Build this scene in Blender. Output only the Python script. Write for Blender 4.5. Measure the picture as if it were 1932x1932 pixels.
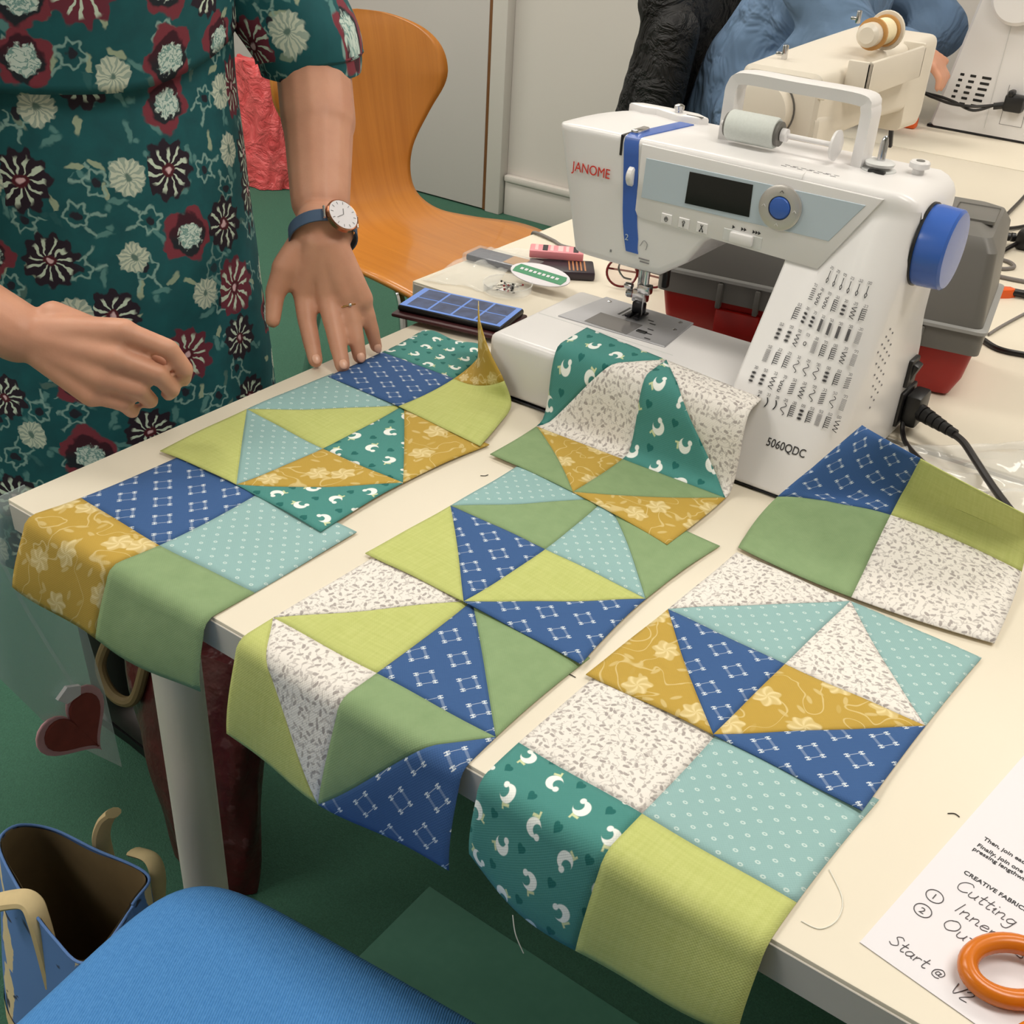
import bpy, bmesh, math, random
from mathutils import Vector, Matrix, Euler
random.seed(7)
for o in list(bpy.data.objects): bpy.data.objects.remove(o)
SC = bpy.context.scene
COL = SC.collection
T = 0.73          # height of the table tops above the floor; all builders work with z = 0 at the table top

# ------------------------------------------------------------------ camera, world, exposure
cam_d = bpy.data.cameras.new('camera'); cam = bpy.data.objects.new('camera', cam_d); COL.objects.link(cam)
_r = Vector((0.80768, 0.58723, 0.05298)); _u = Vector((-0.34580, 0.39900, 0.84925)); _f = Vector((-0.47757, 0.70424, -0.52533))
cam.matrix_world = Matrix(((_r.x, _u.x, -_f.x, 0.9248), (_r.y, _u.y, -_f.y, -0.4833), (_r.z, _u.z, -_f.z, 0.5885 + T), (0, 0, 0, 1)))
cam_d.sensor_width = 36; cam_d.sensor_fit = 'HORIZONTAL'; cam_d.lens = 36 * 2103.4 / 1932
cam_d.clip_start = 0.01
SC.camera = cam
w = bpy.data.worlds.new('room_air'); SC.world = w; w.use_nodes = True
w.node_tree.nodes['Background'].inputs[0].default_value = (1, .95, .9, 1)
w.node_tree.nodes['Background'].inputs[1].default_value = 0.05
SC.view_settings.view_transform = 'Standard'; SC.view_settings.look = 'None'
SC.view_settings.exposure = -0.2; SC.view_settings.gamma = 1; SC.view_settings.use_curve_mapping = False

def area(name, loc, size, power, col=(1, .94, .85)):
    d = bpy.data.lights.new(name, 'AREA'); d.shape = 'RECTANGLE'; d.size, d.size_y = size; d.energy = power; d.color = col
    o = bpy.data.objects.new(name, d); COL.objects.link(o); o.location = (loc[0], loc[1], loc[2] + T)
    return o
CEIL = 1.85
LAMPS = [(-1.0, .25), (1.3, .25), (-1.0, 2.0), (1.3, 2.0), (-3.0, .25), (-3.0, 2.0), (-1.0, -1.5), (-3.0, -1.5)]
for x, y in LAMPS:
    area('ceiling_lamp_light', (x, y, CEIL - .055), (1.15, .55), 19.5)

# ------------------------------------------------------------------ small helpers
def lin(r, g, b):
    def c(v):
        v /= 255.0
        return v / 12.92 if v <= .04045 else ((v + .055) / 1.055) ** 2.4
    return (c(r), c(g), c(b), 1)

def rootloc(p):
    while p.parent: p = p.parent
    return p.location.copy()

def link(name, me, parent=None, smooth=True):
    o = bpy.data.objects.new(name, me); COL.objects.link(o)
    if parent:
        me.transform(Matrix.Translation(-rootloc(parent))); o.parent = parent
    if smooth:
        for f in me.polygons: f.use_smooth = True
    return o

def tag(o, label, cat, group=None, kind=None):
    if label: o['label'] = label
    if cat: o['category'] = cat
    if group: o['group'] = group
    if kind: o['kind'] = kind
    return o

def struct(o): o['kind'] = 'structure'; return o

def thing(name, label, cat, loc, group=None):
    o = bpy.data.objects.new(name, None); COL.objects.link(o); o.location = loc; o.empty_display_size = .05
    return tag(o, label, cat, group)

def mesh(V, F, mats, uvs=None, mi=None):
    me = bpy.data.meshes.new('m'); me.from_pydata([tuple(v) for v in V], [], F)
    for m in (mats if isinstance(mats, (list, tuple)) else [mats]): me.materials.append(m)
    if mi:
        for p, i in zip(me.polygons, mi): p.material_index = i
    if uvs:
        l = me.uv_layers.new(name='UVMap')
        for p in me.polygons:
            for li, vi in zip(p.loop_indices, p.vertices): l.data[li].uv = uvs[vi]
    me.update()
    return me

def auto(o, ang=35):
    me = o.data
    for p in me.polygons: p.use_smooth = True
    try: me.set_sharp_from_angle(angle=math.radians(ang))
    except Exception: pass
    return o

def merge(*parts):
    V, F = [], []
    for v, f in parts:
        n = len(V); V += list(v); F += [[i + n for i in q] for q in f]
    return V, F

def obj(name, vf, mat, parent=None, ang=35):
    return auto(link(name, mesh(vf[0], vf[1], mat), parent), ang)

def from_bm(bm):
    V = [v.co.copy() for v in bm.verts]; bm.verts.index_update(); F = [[v.index for v in f.verts] for f in bm.faces]; bm.free(); return V, F

def rbox(a, b, r=.003, seg=2):
    bm = bmesh.new(); bmesh.ops.create_cube(bm, size=1)
    for v in bm.verts:
        v.co = Vector([(a[i] + b[i]) / 2 + v.co[i] * (b[i] - a[i]) for i in range(3)])
    if r > 0: bmesh.ops.bevel(bm, geom=list(bm.edges), offset=r, segments=seg, profile=.5, affect='EDGES')
    return from_bm(bm)

def prism(poly, fn, d0, d1, r=0, seg=2):
    """poly: 2D outline; fn(u, v, d) -> 3D"""
    bm = bmesh.new()
    lo = [bm.verts.new(fn(u, v, d0)) for u, v in poly]; hi = [bm.verts.new(fn(u, v, d1)) for u, v in poly]
    n = len(poly); bm.faces.new(lo); top = bm.faces.new(hi[::-1])
    for i in range(n): bm.faces.new([lo[(i + 1) % n], lo[i], hi[i], hi[(i + 1) % n]])
    bmesh.ops.recalc_face_normals(bm, faces=bm.faces)
    if r > 0:
        bmesh.ops.bevel(bm, geom=[e for e in bm.edges if e in top.edges], offset=r, segments=seg, profile=.5, affect='EDGES')
    return from_bm(bm)

def xf(vf, M): return [M @ Vector(v) for v in vf[0]], vf[1]

def frame(d):
    d = Vector(d).normalized(); a = Vector((0, 0, 1)) if abs(d.z) < .9 else Vector((1, 0, 0))
    x = d.cross(a).normalized(); return x, d.cross(x).normalized()

def cr(pts, n=8, closed=False):
    pts = [Vector(p) for p in pts]; out = []; N = len(pts)
    for i in range(N if closed else N - 1):
        if closed: p0, p1, p2, p3 = pts[i - 1], pts[i], pts[(i + 1) % N], pts[(i + 2) % N]
        else: p0, p1, p2, p3 = pts[max(i - 1, 0)], pts[i], pts[i + 1], pts[min(i + 2, N - 1)]
        for k in range(n):
            t = k / n
            out.append(.5 * ((2 * p1) + (p2 - p0) * t + (2 * p0 - 5 * p1 + 4 * p2 - p3) * t * t + (3 * p1 - p0 - 3 * p2 + p3) * t ** 3))
    if not closed: out.append(pts[-1])
    return out

def tube(path, rad, n=10, closed=False, flat=1.0):
    path = [Vector(p) for p in path]; V, F = [], []; N = len(path); prev = None
    for i, p in enumerate(path):
        if closed: d = path[(i + 1) % N] - path[i - 1]
        else: d = path[min(i + 1, N - 1)] - path[max(i - 1, 0)]
        d.normalize()
        if prev is None: x, y = frame(d)
        else:
            x = (prev - d * prev.dot(d)).normalized(); y = d.cross(x)
        prev = x
        r = rad(i / max(1, N - 1)) if callable(rad) else rad
        for k in range(n):
            a = 2 * math.pi * k / n; V.append(p + x * (r * math.cos(a)) + y * (r * flat * math.sin(a)))
    for i in range(N if closed else N - 1):
        for k in range(n):
            a, b = i * n, ((i + 1) % N) * n
            F.append([a + k, a + (k + 1) % n, b + (k + 1) % n, b + k])
    if not closed:
        F.append(list(range(n))[::-1]); F.append([(N - 1) * n + k for k in range(n)])
    return V, F

def lathe(prof, o, axis=(0, 0, 1), n=24):
    """prof: list of (radius, distance along axis)"""
    ax = Vector(axis).normalized(); x, y = frame(ax); o = Vector(o); V, F = [], []
    for r, h in prof:
        for k in range(n):
            a = 2 * math.pi * k / n; V.append(o + ax * h + x * (r * math.cos(a)) + y * (r * math.sin(a)))
    for i in range(len(prof) - 1):
        for k in range(n): F.append([i * n + k, i * n + (k + 1) % n, (i + 1) * n + (k + 1) % n, (i + 1) * n + k])
    F.append(list(range(n))[::-1]); F.append([(len(prof) - 1) * n + k for k in range(n)])
    return V, F

def cyl(a, b, r, n=16, r2=None, bev=0):
    a, b = Vector(a), Vector(b); L = (b - a).length; r2 = r if r2 is None else r2
    pr = [(r, 0), (r2, L)] if not bev else [(r - bev, 0), (r, bev), (r2, L - bev), (r2 - bev, L)]
    return lathe(pr, a, b - a, n)

def ball(c, r, n=16, m=10, s=(1, 1, 1)):
    c = Vector(c); V = [c + Vector((0, 0, r * s[2]))]; F = []
    for i in range(1, m):
        t = math.pi * i / m
        for k in range(n):
            a = 2 * math.pi * k / n
            V.append(c + Vector((r * s[0] * math.sin(t) * math.cos(a), r * s[1] * math.sin(t) * math.sin(a), r * s[2] * math.cos(t))))
    V.append(c - Vector((0, 0, r * s[2])))
    for k in range(n): F.append([0, 1 + k, 1 + (k + 1) % n])
    for i in range(m - 2):
        for k in range(n): F.append([1 + i * n + k, 1 + (i + 1) * n + k, 1 + (i + 1) * n + (k + 1) % n, 1 + i * n + (k + 1) % n])
    L = len(V) - 1
    for k in range(n): F.append([L, 1 + (m - 2) * n + (k + 1) % n, 1 + (m - 2) * n + k])
    return V, F

def loft(secs, cap=True):
    n = len(secs[0]); V, F = [], []
    for s in secs: V += [Vector(p) for p in s]
    for i in range(len(secs) - 1):
        for k in range(n): F.append([i * n + k, i * n + (k + 1) % n, (i + 1) * n + (k + 1) % n, (i + 1) * n + k])
    if cap: F.append(list(range(n))[::-1]); F.append([(len(secs) - 1) * n + k for k in range(n)])
    return V, F

def fixn(o):
    bm = bmesh.new(); bm.from_mesh(o.data); bmesh.ops.recalc_face_normals(bm, faces=bm.faces); bm.to_mesh(o.data); bm.free(); return o

def capsule(p0, r0, p1, r1, n=14):
    p0, p1 = Vector(p0), Vector(p1); d = p1 - p0; L = d.length
    pr = []
    for i in range(1, 6): t = math.pi / 2 * (1 - i / 6 * 1.0); pr.append((r0 * math.cos(t), -r0 * math.sin(t)))
    for i in range(0, 6): t = math.pi / 2 * i / 6; pr.append((r1 * math.cos(t), L + r1 * math.sin(t)))
    return lathe(pr, p0, d, n)

def organic(name, shapes, voxel, smooth, mat, parent=None):
    """one continuous surface from overlapping tapered limbs"""
    V, F = merge(*shapes); me = mesh(V, F, mat); o = bpy.data.objects.new(name, me); COL.objects.link(o)
    m = o.modifiers.new('r', 'REMESH'); m.mode = 'VOXEL'; m.voxel_size = voxel; m.use_smooth_shade = True
    s = o.modifiers.new('s', 'SMOOTH'); s.iterations = smooth; s.factor = .5
    dg = bpy.context.evaluated_depsgraph_get(); me2 = bpy.data.meshes.new_from_object(o.evaluated_get(dg))
    bpy.data.objects.remove(o)
    me2.materials.clear(); me2.materials.append(mat)
    return link(name, me2, parent)

def text(name, body, size, org, right, up, mat, parent, bold=0, shear=0, ext=.00015, align='LEFT', sx=1):
    c = bpy.data.curves.new('t', 'FONT'); c.body = body; c.size = size; c.extrude = ext; c.offset = bold; c.shear = shear; c.align_x = align
    o = bpy.data.objects.new('t', c); COL.objects.link(o)
    dg = bpy.context.evaluated_depsgraph_get(); me = bpy.data.meshes.new_from_object(o.evaluated_get(dg)); bpy.data.objects.remove(o)
    r = Vector(right).normalized(); u = Vector(up).normalized(); n = r.cross(u); g = Vector(org)
    M = Matrix(((r.x * sx, u.x, n.x, g.x), (r.y * sx, u.y, n.y, g.y), (r.z * sx, u.z, n.z, g.z), (0, 0, 0, 1)))
    me.transform(M); me.materials.clear(); me.materials.append(mat)
    return link(name, me, parent, smooth=False)

# ------------------------------------------------------------------ materials
class X:
    """tiny expression builder for Math nodes"""
    nt = None
    def __init__(s, v): s.v = v
    @staticmethod
    def op(o, *a):
        n = X.nt.nodes.new('ShaderNodeMath'); n.operation = o
        for i, q in enumerate(a):
            q = q.v if isinstance(q, X) else q
            if isinstance(q, (int, float)): n.inputs[i].default_value = q
            else: X.nt.links.new(q, n.inputs[i])
        return X(n.outputs[0])
    def __add__(s, o): return X.op('ADD', s, o)
    __radd__ = __add__
    def __sub__(s, o): return X.op('SUBTRACT', s, o)
    def __rsub__(s, o): return X.op('SUBTRACT', o, s)
    def __mul__(s, o): return X.op('MULTIPLY', s, o)
    __rmul__ = __mul__
    def __truediv__(s, o): return X.op('DIVIDE', s, o)
def xabs(a): return X.op('ABSOLUTE', a)
def xmin(a, b): return X.op('MINIMUM', a, b)
def xmax(a, b): return X.op('MAXIMUM', a, b)
def xfl(a): return X.op('FLOOR', a)
def xfr(a): return X.op('FRACT', a)
def xsin(a): return X.op('SINE', a)
def xcos(a): return X.op('COSINE', a)
def xsqrt(a): return X.op('SQRT', a)
def xat(a, b): return X.op('ARCTAN2', a, b)
def xlen(a, b): return xsqrt(a * a + b * b)
def ss(d, w):
    """1 where d < 0, soft over w"""
    n = X.nt.nodes.new('ShaderNodeMapRange'); n.interpolation_type = 'SMOOTHSTEP'
    X.nt.links.new(d.v, n.inputs[0]); n.inputs[1].default_value = -w; n.inputs[2].default_value = w
    n.inputs[3].default_value = 1; n.inputs[4].default_value = 0
    return X(n.outputs[0])
def boxd(x, y, a, b): return xmax(xabs(x) - a, xabs(y) - b)
def rot(x, y, a): return x * math.cos(a) - y * math.sin(a), x * math.sin(a) + y * math.cos(a)
def xrot(x, y, a): c, s = xcos(a), xsin(a); return x * c - y * s, x * s + y * c

class Mat:
    def __init__(s, name, col=(.5, .5, .5, 1), rough=.5, **k):
        s.m = bpy.data.materials.new(name); s.m.use_nodes = True; s.nt = s.m.node_tree; X.nt = s.nt
        s.b = s.nt.nodes['Principled BSDF']; s.set(col, 'Base Color'); s.b.inputs['Roughness'].default_value = rough
        for q, v in k.items(): s.b.inputs[q.replace('_', ' ')].default_value = v
    def set(s, v, inp):
        i = s.b.inputs[inp]
        if isinstance(v, tuple): i.default_value = v
        elif isinstance(v, X): s.nt.links.new(v.v, i)
        else: s.nt.links.new(v, i)
    def mix(s, f, a, b):
        n = s.nt.nodes.new('ShaderNodeMix'); n.data_type = 'RGBA'
        for i, v in ((0, f), (6, a), (7, b)):
            v = v.v if isinstance(v, X) else v
            if isinstance(v, (tuple, float, int)): n.inputs[i].default_value = v
            else: s.nt.links.new(v, n.inputs[i])
        return n.outputs[2]
    def uv(s, scale=1.0):
        n = s.nt.nodes.new('ShaderNodeTexCoord'); p = s.nt.nodes.new('ShaderNodeSeparateXYZ'); s.nt.links.new(n.outputs['UV'], p.inputs[0])
        return X(p.outputs[0]) * scale, X(p.outputs[1]) * scale
    def objc(s): return s.nt.nodes.new('ShaderNodeTexCoord').outputs['Object']
    def vec(s, x, y, z=0.0):
        n = s.nt.nodes.new('ShaderNodeCombineXYZ')
        for i, v in enumerate((x, y, z)):
            if isinstance(v, X): s.nt.links.new(v.v, n.inputs[i])
            else: n.inputs[i].default_value = v
        return n.outputs[0]
    def noise(s, scale, detail=3, vec=None, rough=.5, dist=0):
        n = s.nt.nodes.new('ShaderNodeTexNoise'); n.inputs['Scale'].default_value = scale; n.inputs['Detail'].default_value = detail
        n.inputs['Roughness'].default_value = rough; n.inputs['Distortion'].default_value = dist
        s.nt.links.new(vec if vec is not None else s.objc(), n.inputs['Vector'])
        return X(n.outputs[0])
    def voro(s, scale, vec, rnd=1.0):
        """returns local x, y (cell units), random a, b, c"""
        n = s.nt.nodes.new('ShaderNodeTexVoronoi'); n.voronoi_dimensions = '2D'; n.inputs['Scale'].default_value = scale
        n.inputs['Randomness'].default_value = rnd; s.nt.links.new(vec, n.inputs['Vector'])
        sc = s.nt.nodes.new('ShaderNodeSeparateXYZ'); s.nt.links.new(n.outputs['Position'], sc.inputs[0])
        vi = s.nt.nodes.new('ShaderNodeSeparateXYZ'); s.nt.links.new(vec, vi.inputs[0])
        cc = s.nt.nodes.new('ShaderNodeSeparateColor'); s.nt.links.new(n.outputs['Color'], cc.inputs[0])
        return ((X(vi.outputs[0]) - X(sc.outputs[0])) * scale, (X(vi.outputs[1]) - X(sc.outputs[1])) * scale,
                X(cc.outputs[0]), X(cc.outputs[1]), X(cc.outputs[2]))
    def bump(s, h, strength=.2, dist=.001):
        n = s.nt.nodes.new('ShaderNodeBump'); n.inputs['Strength'].default_value = strength; n.inputs['Distance'].default_value = dist
        s.nt.links.new(h.v if isinstance(h, X) else h, n.inputs['Height']); s.nt.links.new(n.outputs[0], s.b.inputs['Normal'])

def plain(name, rgb, rough=.5, var=0, vs=8, **k):
    c = lin(*rgb); m = Mat(name, c, rough, **k)
    if var:
        n = m.noise(vs, 4); d = tuple(v * (1 - var) for v in c[:3]) + (1,); m.set(m.mix(n, d, tuple(min(1, v * (1 + var)) for v in c[:3]) + (1,)), 'Base Color')
    return m.m

M = {}
M['laminate'] = plain('cream_laminate', (224, 215, 197), .45, .02, 5)
M['edge'] = plain('grey_edge_band', (206, 200, 192), .5, .03, 9)
M['leg_white'] = plain('white_painted_metal', (236, 231, 222), .35, .02, 20)
M['mwhite'] = plain('white_plastic', (226, 224, 224), .28, .015, 4)
M['mgrey'] = plain('panel_plastic', (208, 209, 208), .4, .01, 4)
M['mblue_panel'] = plain('pale_blue_panel', (183, 197, 208), .4, .02, 6)
M['blue_pl'] = plain('blue_plastic', (56, 96, 178), .25, .02, 6)
M['chrome'] = plain('chrome', (210, 210, 212), .16, 0, 4, Metallic=1.0)
M['steel'] = plain('brushed_steel', (178, 178, 182), .5, .05, 60, Metallic=.55)
M['darksteel'] = plain('dark_steel', (60, 60, 64), .3, .1, 60, Metallic=1.0)
M['black'] = plain('black_plastic', (16, 16, 18), .4, .1, 30)
M['cable'] = plain('black_cable', (20, 16, 16), .35, .05, 30)
M['gcable'] = plain('grey_cable', (120, 115, 112), .45, .05, 30)
M['ink'] = plain('printed_ink', (38, 36, 40), .6, .1, 300)
M['gink'] = plain('grey_ink', (128, 126, 128), .6, .1, 300)
M['redink'] = plain('red_ink', (205, 48, 32), .5, .05, 300)
M['screen'] = plain('dark_screen_glass', (22, 22, 20), .08, .1, 20)
M['cream_old'] = plain('aged_cream_plastic', (222, 214, 200), .32, .03, 5)
M['cream_dk'] = plain('aged_cream_plastic_dark', (196, 186, 166), .4, .03, 5)
M['spool'] = plain('pale_thread', (205, 210, 206), .8, .08, 400)
M['tool_red'] = plain('red_plastic', (158, 22, 16), .4, .05, 12)
M['tool_grey'] = plain('grey_plastic', (104, 102, 98), .45, .05, 12)
M['paper'] = plain('white_paper', (224, 221, 226), .7, .015, 6)
M['orange'] = plain('orange_handle_plastic', (204, 110, 18), .25, .04, 20)
M['plug_orange'] = plain('orange_plug', (226, 92, 22), .4, .05, 40)
M['wall'] = plain('painted_wall', (206, 200, 194), .7, .015, 3)
M['door'] = plain('painted_door', (200, 194, 191), .6, .015, 3)
M['jamb'] = plain('brown_door_edge', (120, 78, 42), .6, .2, 30)
M['ceil'] = plain('ceiling_paint', (225, 222, 216), .8, .02, 3)
M['seat_blue'] = None

# carpet
def carpet():
    m = Mat('green_carpet', rough=.95); n = m.noise(420, 2); n2 = m.noise(3, 3)
    c = m.mix(n, lin(36, 76, 60), lin(66, 114, 92)); m.set(m.mix(n2 * .25, c, lin(50, 92, 74)), 'Base Color'); m.bump(n, .5, .004); return m.m
M['carpet'] = carpet()

def wood():
    m = Mat('orange_plywood', rough=.32); u, v = m.uv(); q = m.vec(u * 55, v * 2.2)
    n = m.noise(1, 5, q, .6, .6); n2 = m.noise(.25, 3, q)
    c = m.mix(n, lin(160, 94, 30), lin(216, 146, 62)); m.set(m.mix(n2 * .5, c, lin(176, 102, 34)), 'Base Color'); m.b.inputs['Coat Weight'].default_value = .25
    return m.m
M['wood'] = wood()

def weave(m, sc=2600, st=.25):
    u, v = m.uv(); h = xsin(u * sc) * xsin(v * sc); m.bump(h, st, .0003)

def f_lime():
    m = Mat('lime_cotton', rough=.9); u, v = m.uv(); a = m.noise(1, 3, m.vec(u * 30, v * 420)); b = m.noise(1, 3, m.vec(u * 420, v * 30))
    c = m.mix(a * .5 + b * .5, lin(166, 175, 90), lin(204, 209, 136)); m.set(c, 'Base Color'); weave(m); return m.m
def f_sage():
    m = Mat('sage_cotton', rough=.9); u, v = m.uv(); n = m.noise(60, 3, m.vec(u, v)); m.set(m.mix(n, lin(124, 150, 106), lin(140, 164, 120)), 'Base Color'); weave(m); return m.m
def f_dots():
    m = Mat('pale_blue_dotted_cotton', rough=.9); u, v = m.uv()
    P = .0165; a = u / P; r = xfl(v / (P * .5)); a2 = a + r * .5
    x = (xfr(a2) - .5) * P; y = (xfr(v / (P * .5)) - .5) * (P * .5)
    d = xlen(x * 1.0, y * 1.35); ring = xabs(d - .0014) - .0006
    m.set(m.mix(ss(ring, .0003) * .75, lin(142, 178, 178), lin(206, 222, 218)), 'Base Color'); weave(m); return m.m
def f_blue():
    m = Mat('blue_cotton_with_white_cross_stitch_print', rough=.9); u, v = m.uv(); u, v = rot(u, v, .62)
    P = .0305; r = xfl(v / P); a = u / P + r * .5
    x = (xfr(a) - .5) * P; y = (xfr(v / P) - .5) * P
    px, py = xabs(x), xabs(y); A = .0062
    cx, cy = px - A, py - A                                  # four corner knots
    knot = xmin(xmin(boxd(cx - .0012, cy, .00045, .0020), boxd(cx + .0012, cy, .00045, .0020)), boxd(cx, cy, .0020, .0004))
    c = m.mix(ss(boxd(x, py - A, A, .0011), .0003) * .22, lin(52, 88, 140), lin(196, 210, 228)); c = m.mix(ss(boxd(px - A, y, .00025, A), .0002) * .6, c, lin(216, 226, 236)); c = m.mix(ss(knot, .00025) * .9, c, lin(222, 230, 236))
    m.set(c, 'Base Color'); weave(m); return m.m
def f_bird():
    m = Mat('teal_cotton_with_white_birds_and_hearts', rough=.9); u, v = m.uv()
    P = .033; r = xfl(v / P); cc = xfl(u / P + r * .5); x = (xfr(u / P + r * .5) - .5) * P; y = (xfr(v / P) - .5) * P
    h = xfr(xsin(cc * 12.9 + r * 78.2) * 43.7)
    bx, by = xrot(x * .62 + .0018, y * .62 + .0012, h * 6.283)
    cres = xmax(xlen(bx, by) - .0042, .0026 - xlen(bx - .0004, by - .0022))
    head = xlen(bx - .0034, by - .0022) - .0015
    tail = xmin(boxd(bx + .0052, by - .0012, .0016, .0005), boxd(bx + .0048, by + .0006, .0006, .0018))
    hx, hy = (x - .0125) * .62, (y - .0105) * .62
    heart = xmin(xmin(xlen(xabs(hx) - .0011, hy - .0008) - .0014, X.op('ADD', xabs(hx) + xabs(hy + .0003), -.0022)), 9)
    c = m.mix(ss(heart, .0003), lin(70, 136, 130), lin(22, 100, 96)); c = m.mix(ss(tail, .0003), c, lin(206, 214, 168)); c = m.mix(ss(xmin(cres, head), .0003), c, lin(236, 240, 236))
    m.set(c, 'Base Color'); weave(m); return m.m
def f_floral():
    m = Mat('white_cotton_with_grey_sprig_print', rough=.9); u, v = m.uv(); vec = m.vec(u, v)
    x, y, a, b, c_ = m.voro(150, vec, .8); rx, ry = xrot(x, y, a * 6.28)
    leaf = xlen(rx * .62, ry * 1.25) - (.16 + b * .1); lobe = xlen(rx - .28, ry - .1) - .13
    x2, y2, a2, b2, c2 = m.voro(260, vec, 1.0); dot = xlen(x2, y2) - .2
    n = m.noise(95, 1, vec, .4, .3); st = xabs(n - .5) - .012
    f = xmax(xmax(ss(xmin(leaf, lobe), .05) * (.55 + b * .4), ss(st, .008) * .5), ss(dot, .06) * ss(.55 - c2, .05) * .45)
    m.set(m.mix(f, lin(230, 225, 219), lin(160, 152, 149)), 'Base Color'); weave(m); return m.m
def f_yellow():
    m = Mat('mustard_cotton_with_cream_flowers', rough=.9); u, v = m.uv(); vec = m.vec(u, v)
    x, y, a, b, c_ = m.voro(22, vec, .7); th = xat(y, x); r = xlen(x, y)
    pet = r - (.25 + .035 * xcos(th * 6 + a * 6.28) + .02 * xcos(th * 2 + b * 6.28)); inner = xabs(xsin(th * 3 + a * 6.28 + r * 9)) * .55 + r * .9
    f = ss(pet, .02) * (.45 + .4 * ss(inner - .45, .25))
    x2, y2, a2, b2, c2 = m.voro(62, vec, .9); rx, ry = xrot(x2, y2, a2 * 6.28); lf = xlen(rx * .5, ry * 1.4) - .16
    n = m.noise(26, 1, vec, .4, .8); vine = xabs(n - .5) - .009
    f = xmax(f, xmax(ss(vine, .006) * .5, ss(lf, .04) * ss(.5 - b2, .1) * .4))
    m.set(m.mix(f, lin(184, 152, 64), lin(228, 212, 162)), 'Base Color'); weave(m); return m.m
FAB = dict(lime=f_lime(), sage=f_sage(), dots=f_dots(), blue=f_blue(), bird=f_bird(), floral=f_floral(), yellow=f_yellow())
M['cotton_back'] = plain('cotton_wrong_side', (222, 212, 186), .9, .04, 60)

def f_dress(sc=1.0):
    m = Mat('teal_jersey_with_flower_print', rough=.8); u, v = m.uv(sc); vec = m.vec(u, v); wob = m.noise(70, 2, vec); wob2 = m.noise(63, 2, m.vec(u + 5, v)); u = u + (wob - .5) * .014; v = v + (wob2 - .5) * .014; vec = m.vec(u, v)
    base = m.mix(m.noise(40, 4, vec), lin(6, 68, 76), lin(16, 98, 104))
    # faint sprigs behind
    x, y, a, b, c_ = m.voro(26, vec, 1); rx, ry = xrot(x, y, a * 6.28)
    spr = xmin(xlen(rx * .5, ry * 1.7) - .16, xlen(rx - .25, ry - .2) - .11)
    col = m.mix(ss(spr, .05) * ss(.62 - b, .05) * .55, base, lin(116, 168, 164))
    col = m.mix(ss(xlen(rx * .6, ry * 1.8) - .17, .04) * ss(b - .3, .03) * .8, col, lin(176, 190, 160))
    x, y, a, b, c_ = m.voro(17, m.vec(u + .37, v + .11), .9); rx, ry = xrot(x, y, a * 6.28); th = xat(ry, rx); r = xlen(rx, ry)
    ol = xabs(r - (.22 + .035 * xcos(th * 6))) - .028; tf = xmax(xabs(xabs(rx) - .08 - ry * .3) - .03, xabs(ry - .36) - .12)
    col = m.mix(ss(xmin(ol, tf), .02) * ss(.35 - b, .01) * .75, col, lin(150, 186, 178)); col = m.mix(ss(r - .1, .02) * ss(.35 - b, .01), col, lin(30, 30, 44))
    # big flowers
    x, y, a, b, c_ = m.voro(12.2, vec, .6); th = xat(y, x) + b * 6.28; r = xlen(x, y) * (.86 + .3 * c_)
    isA = ss(.42 - a, .01)                       # dark burst flowers
    isB = ss(.42 - a, .01) * -1 + ss(.16 - a, .01) * 1   # placeholder split
    pet = r - (.40 + .04 * xcos(th * 11))
    disk = ss(pet, .02)
    dark = m.mix(ss(c_ - .28, .02), lin(34, 18, 36), lin(110, 40, 58))
    burst = ss(xabs(r - .2) - .12 + .03 * xcos(th * 3), .03) * ss(.5 - xcos(th * 11 + r * 4), .22)
    ctr = ss(r - .045, .015)
    f1 = m.mix(burst, dark, lin(206, 222, 204)); f1 = m.mix(ss(r - .1, .015), f1, lin(84, 18, 34)); f1 = m.mix(ctr, f1, lin(226, 190, 196))
    # rose flowers: maroon ruffle with pale heart
    rose = ss(r - (.37 + .05 * xcos(th * 5) + .04 * xcos(th * 2 + 1)), .02)
    f2 = m.mix(ss(r - (.28 + .03 * xcos(th * 4 + 2)), .02), lin(126, 48, 62), m.mix(ss(y - .02, .1), lin(60, 12, 32), lin(20, 30, 40))); lx = xlen(x - .03, y * 1.15 + .02)
    pn = m.noise(150, 2, vec); f2 = m.mix(ss(lx - (.10 + pn * .22), .02), f2, m.mix(ss(xabs(pn - .5) - .04, .03), lin(206, 222, 214), lin(120, 160, 156)))
    # pale daisies
    dz = ss(r - (.25 + .015 * xcos(th * 14)), .015)
    f3 = m.mix(ss(r - .05, .02), m.mix(ss(.2 - xcos(th * 14), .3), lin(206, 214, 196), lin(160, 178, 166)), lin(96, 124, 116))
    s1 = ss(a - .52, .005); s2 = ss(a - .74, .005)
    col1 = m.mix(disk, col, f1); col2 = m.mix(rose, col, f2); col3 = m.mix(dz, col, f3)
    m.set(m.mix(s1, m.mix(s2, col3, col2), col1), 'Base Color'); 
    return m.m
M['dress'] = f_dress()

def f_skin(n, a, b):
    m = Mat(n, rough=.5); q = m.noise(26, 4); m.set(m.mix(q, lin(*a), lin(*b)), 'Base Color')
    m.b.inputs['Subsurface Weight'].default_value = .12; m.b.inputs['Subsurface Radius'].default_value = (.01, .004, .002)
    m.bump(m.noise(420, 2), .15, .0006); return m.m
M['skin'] = f_skin('skin', (192, 134, 108), (218, 164, 136))
M['nail'] = plain('finger_nail', (226, 176, 152), .3, .02, 90)

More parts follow.
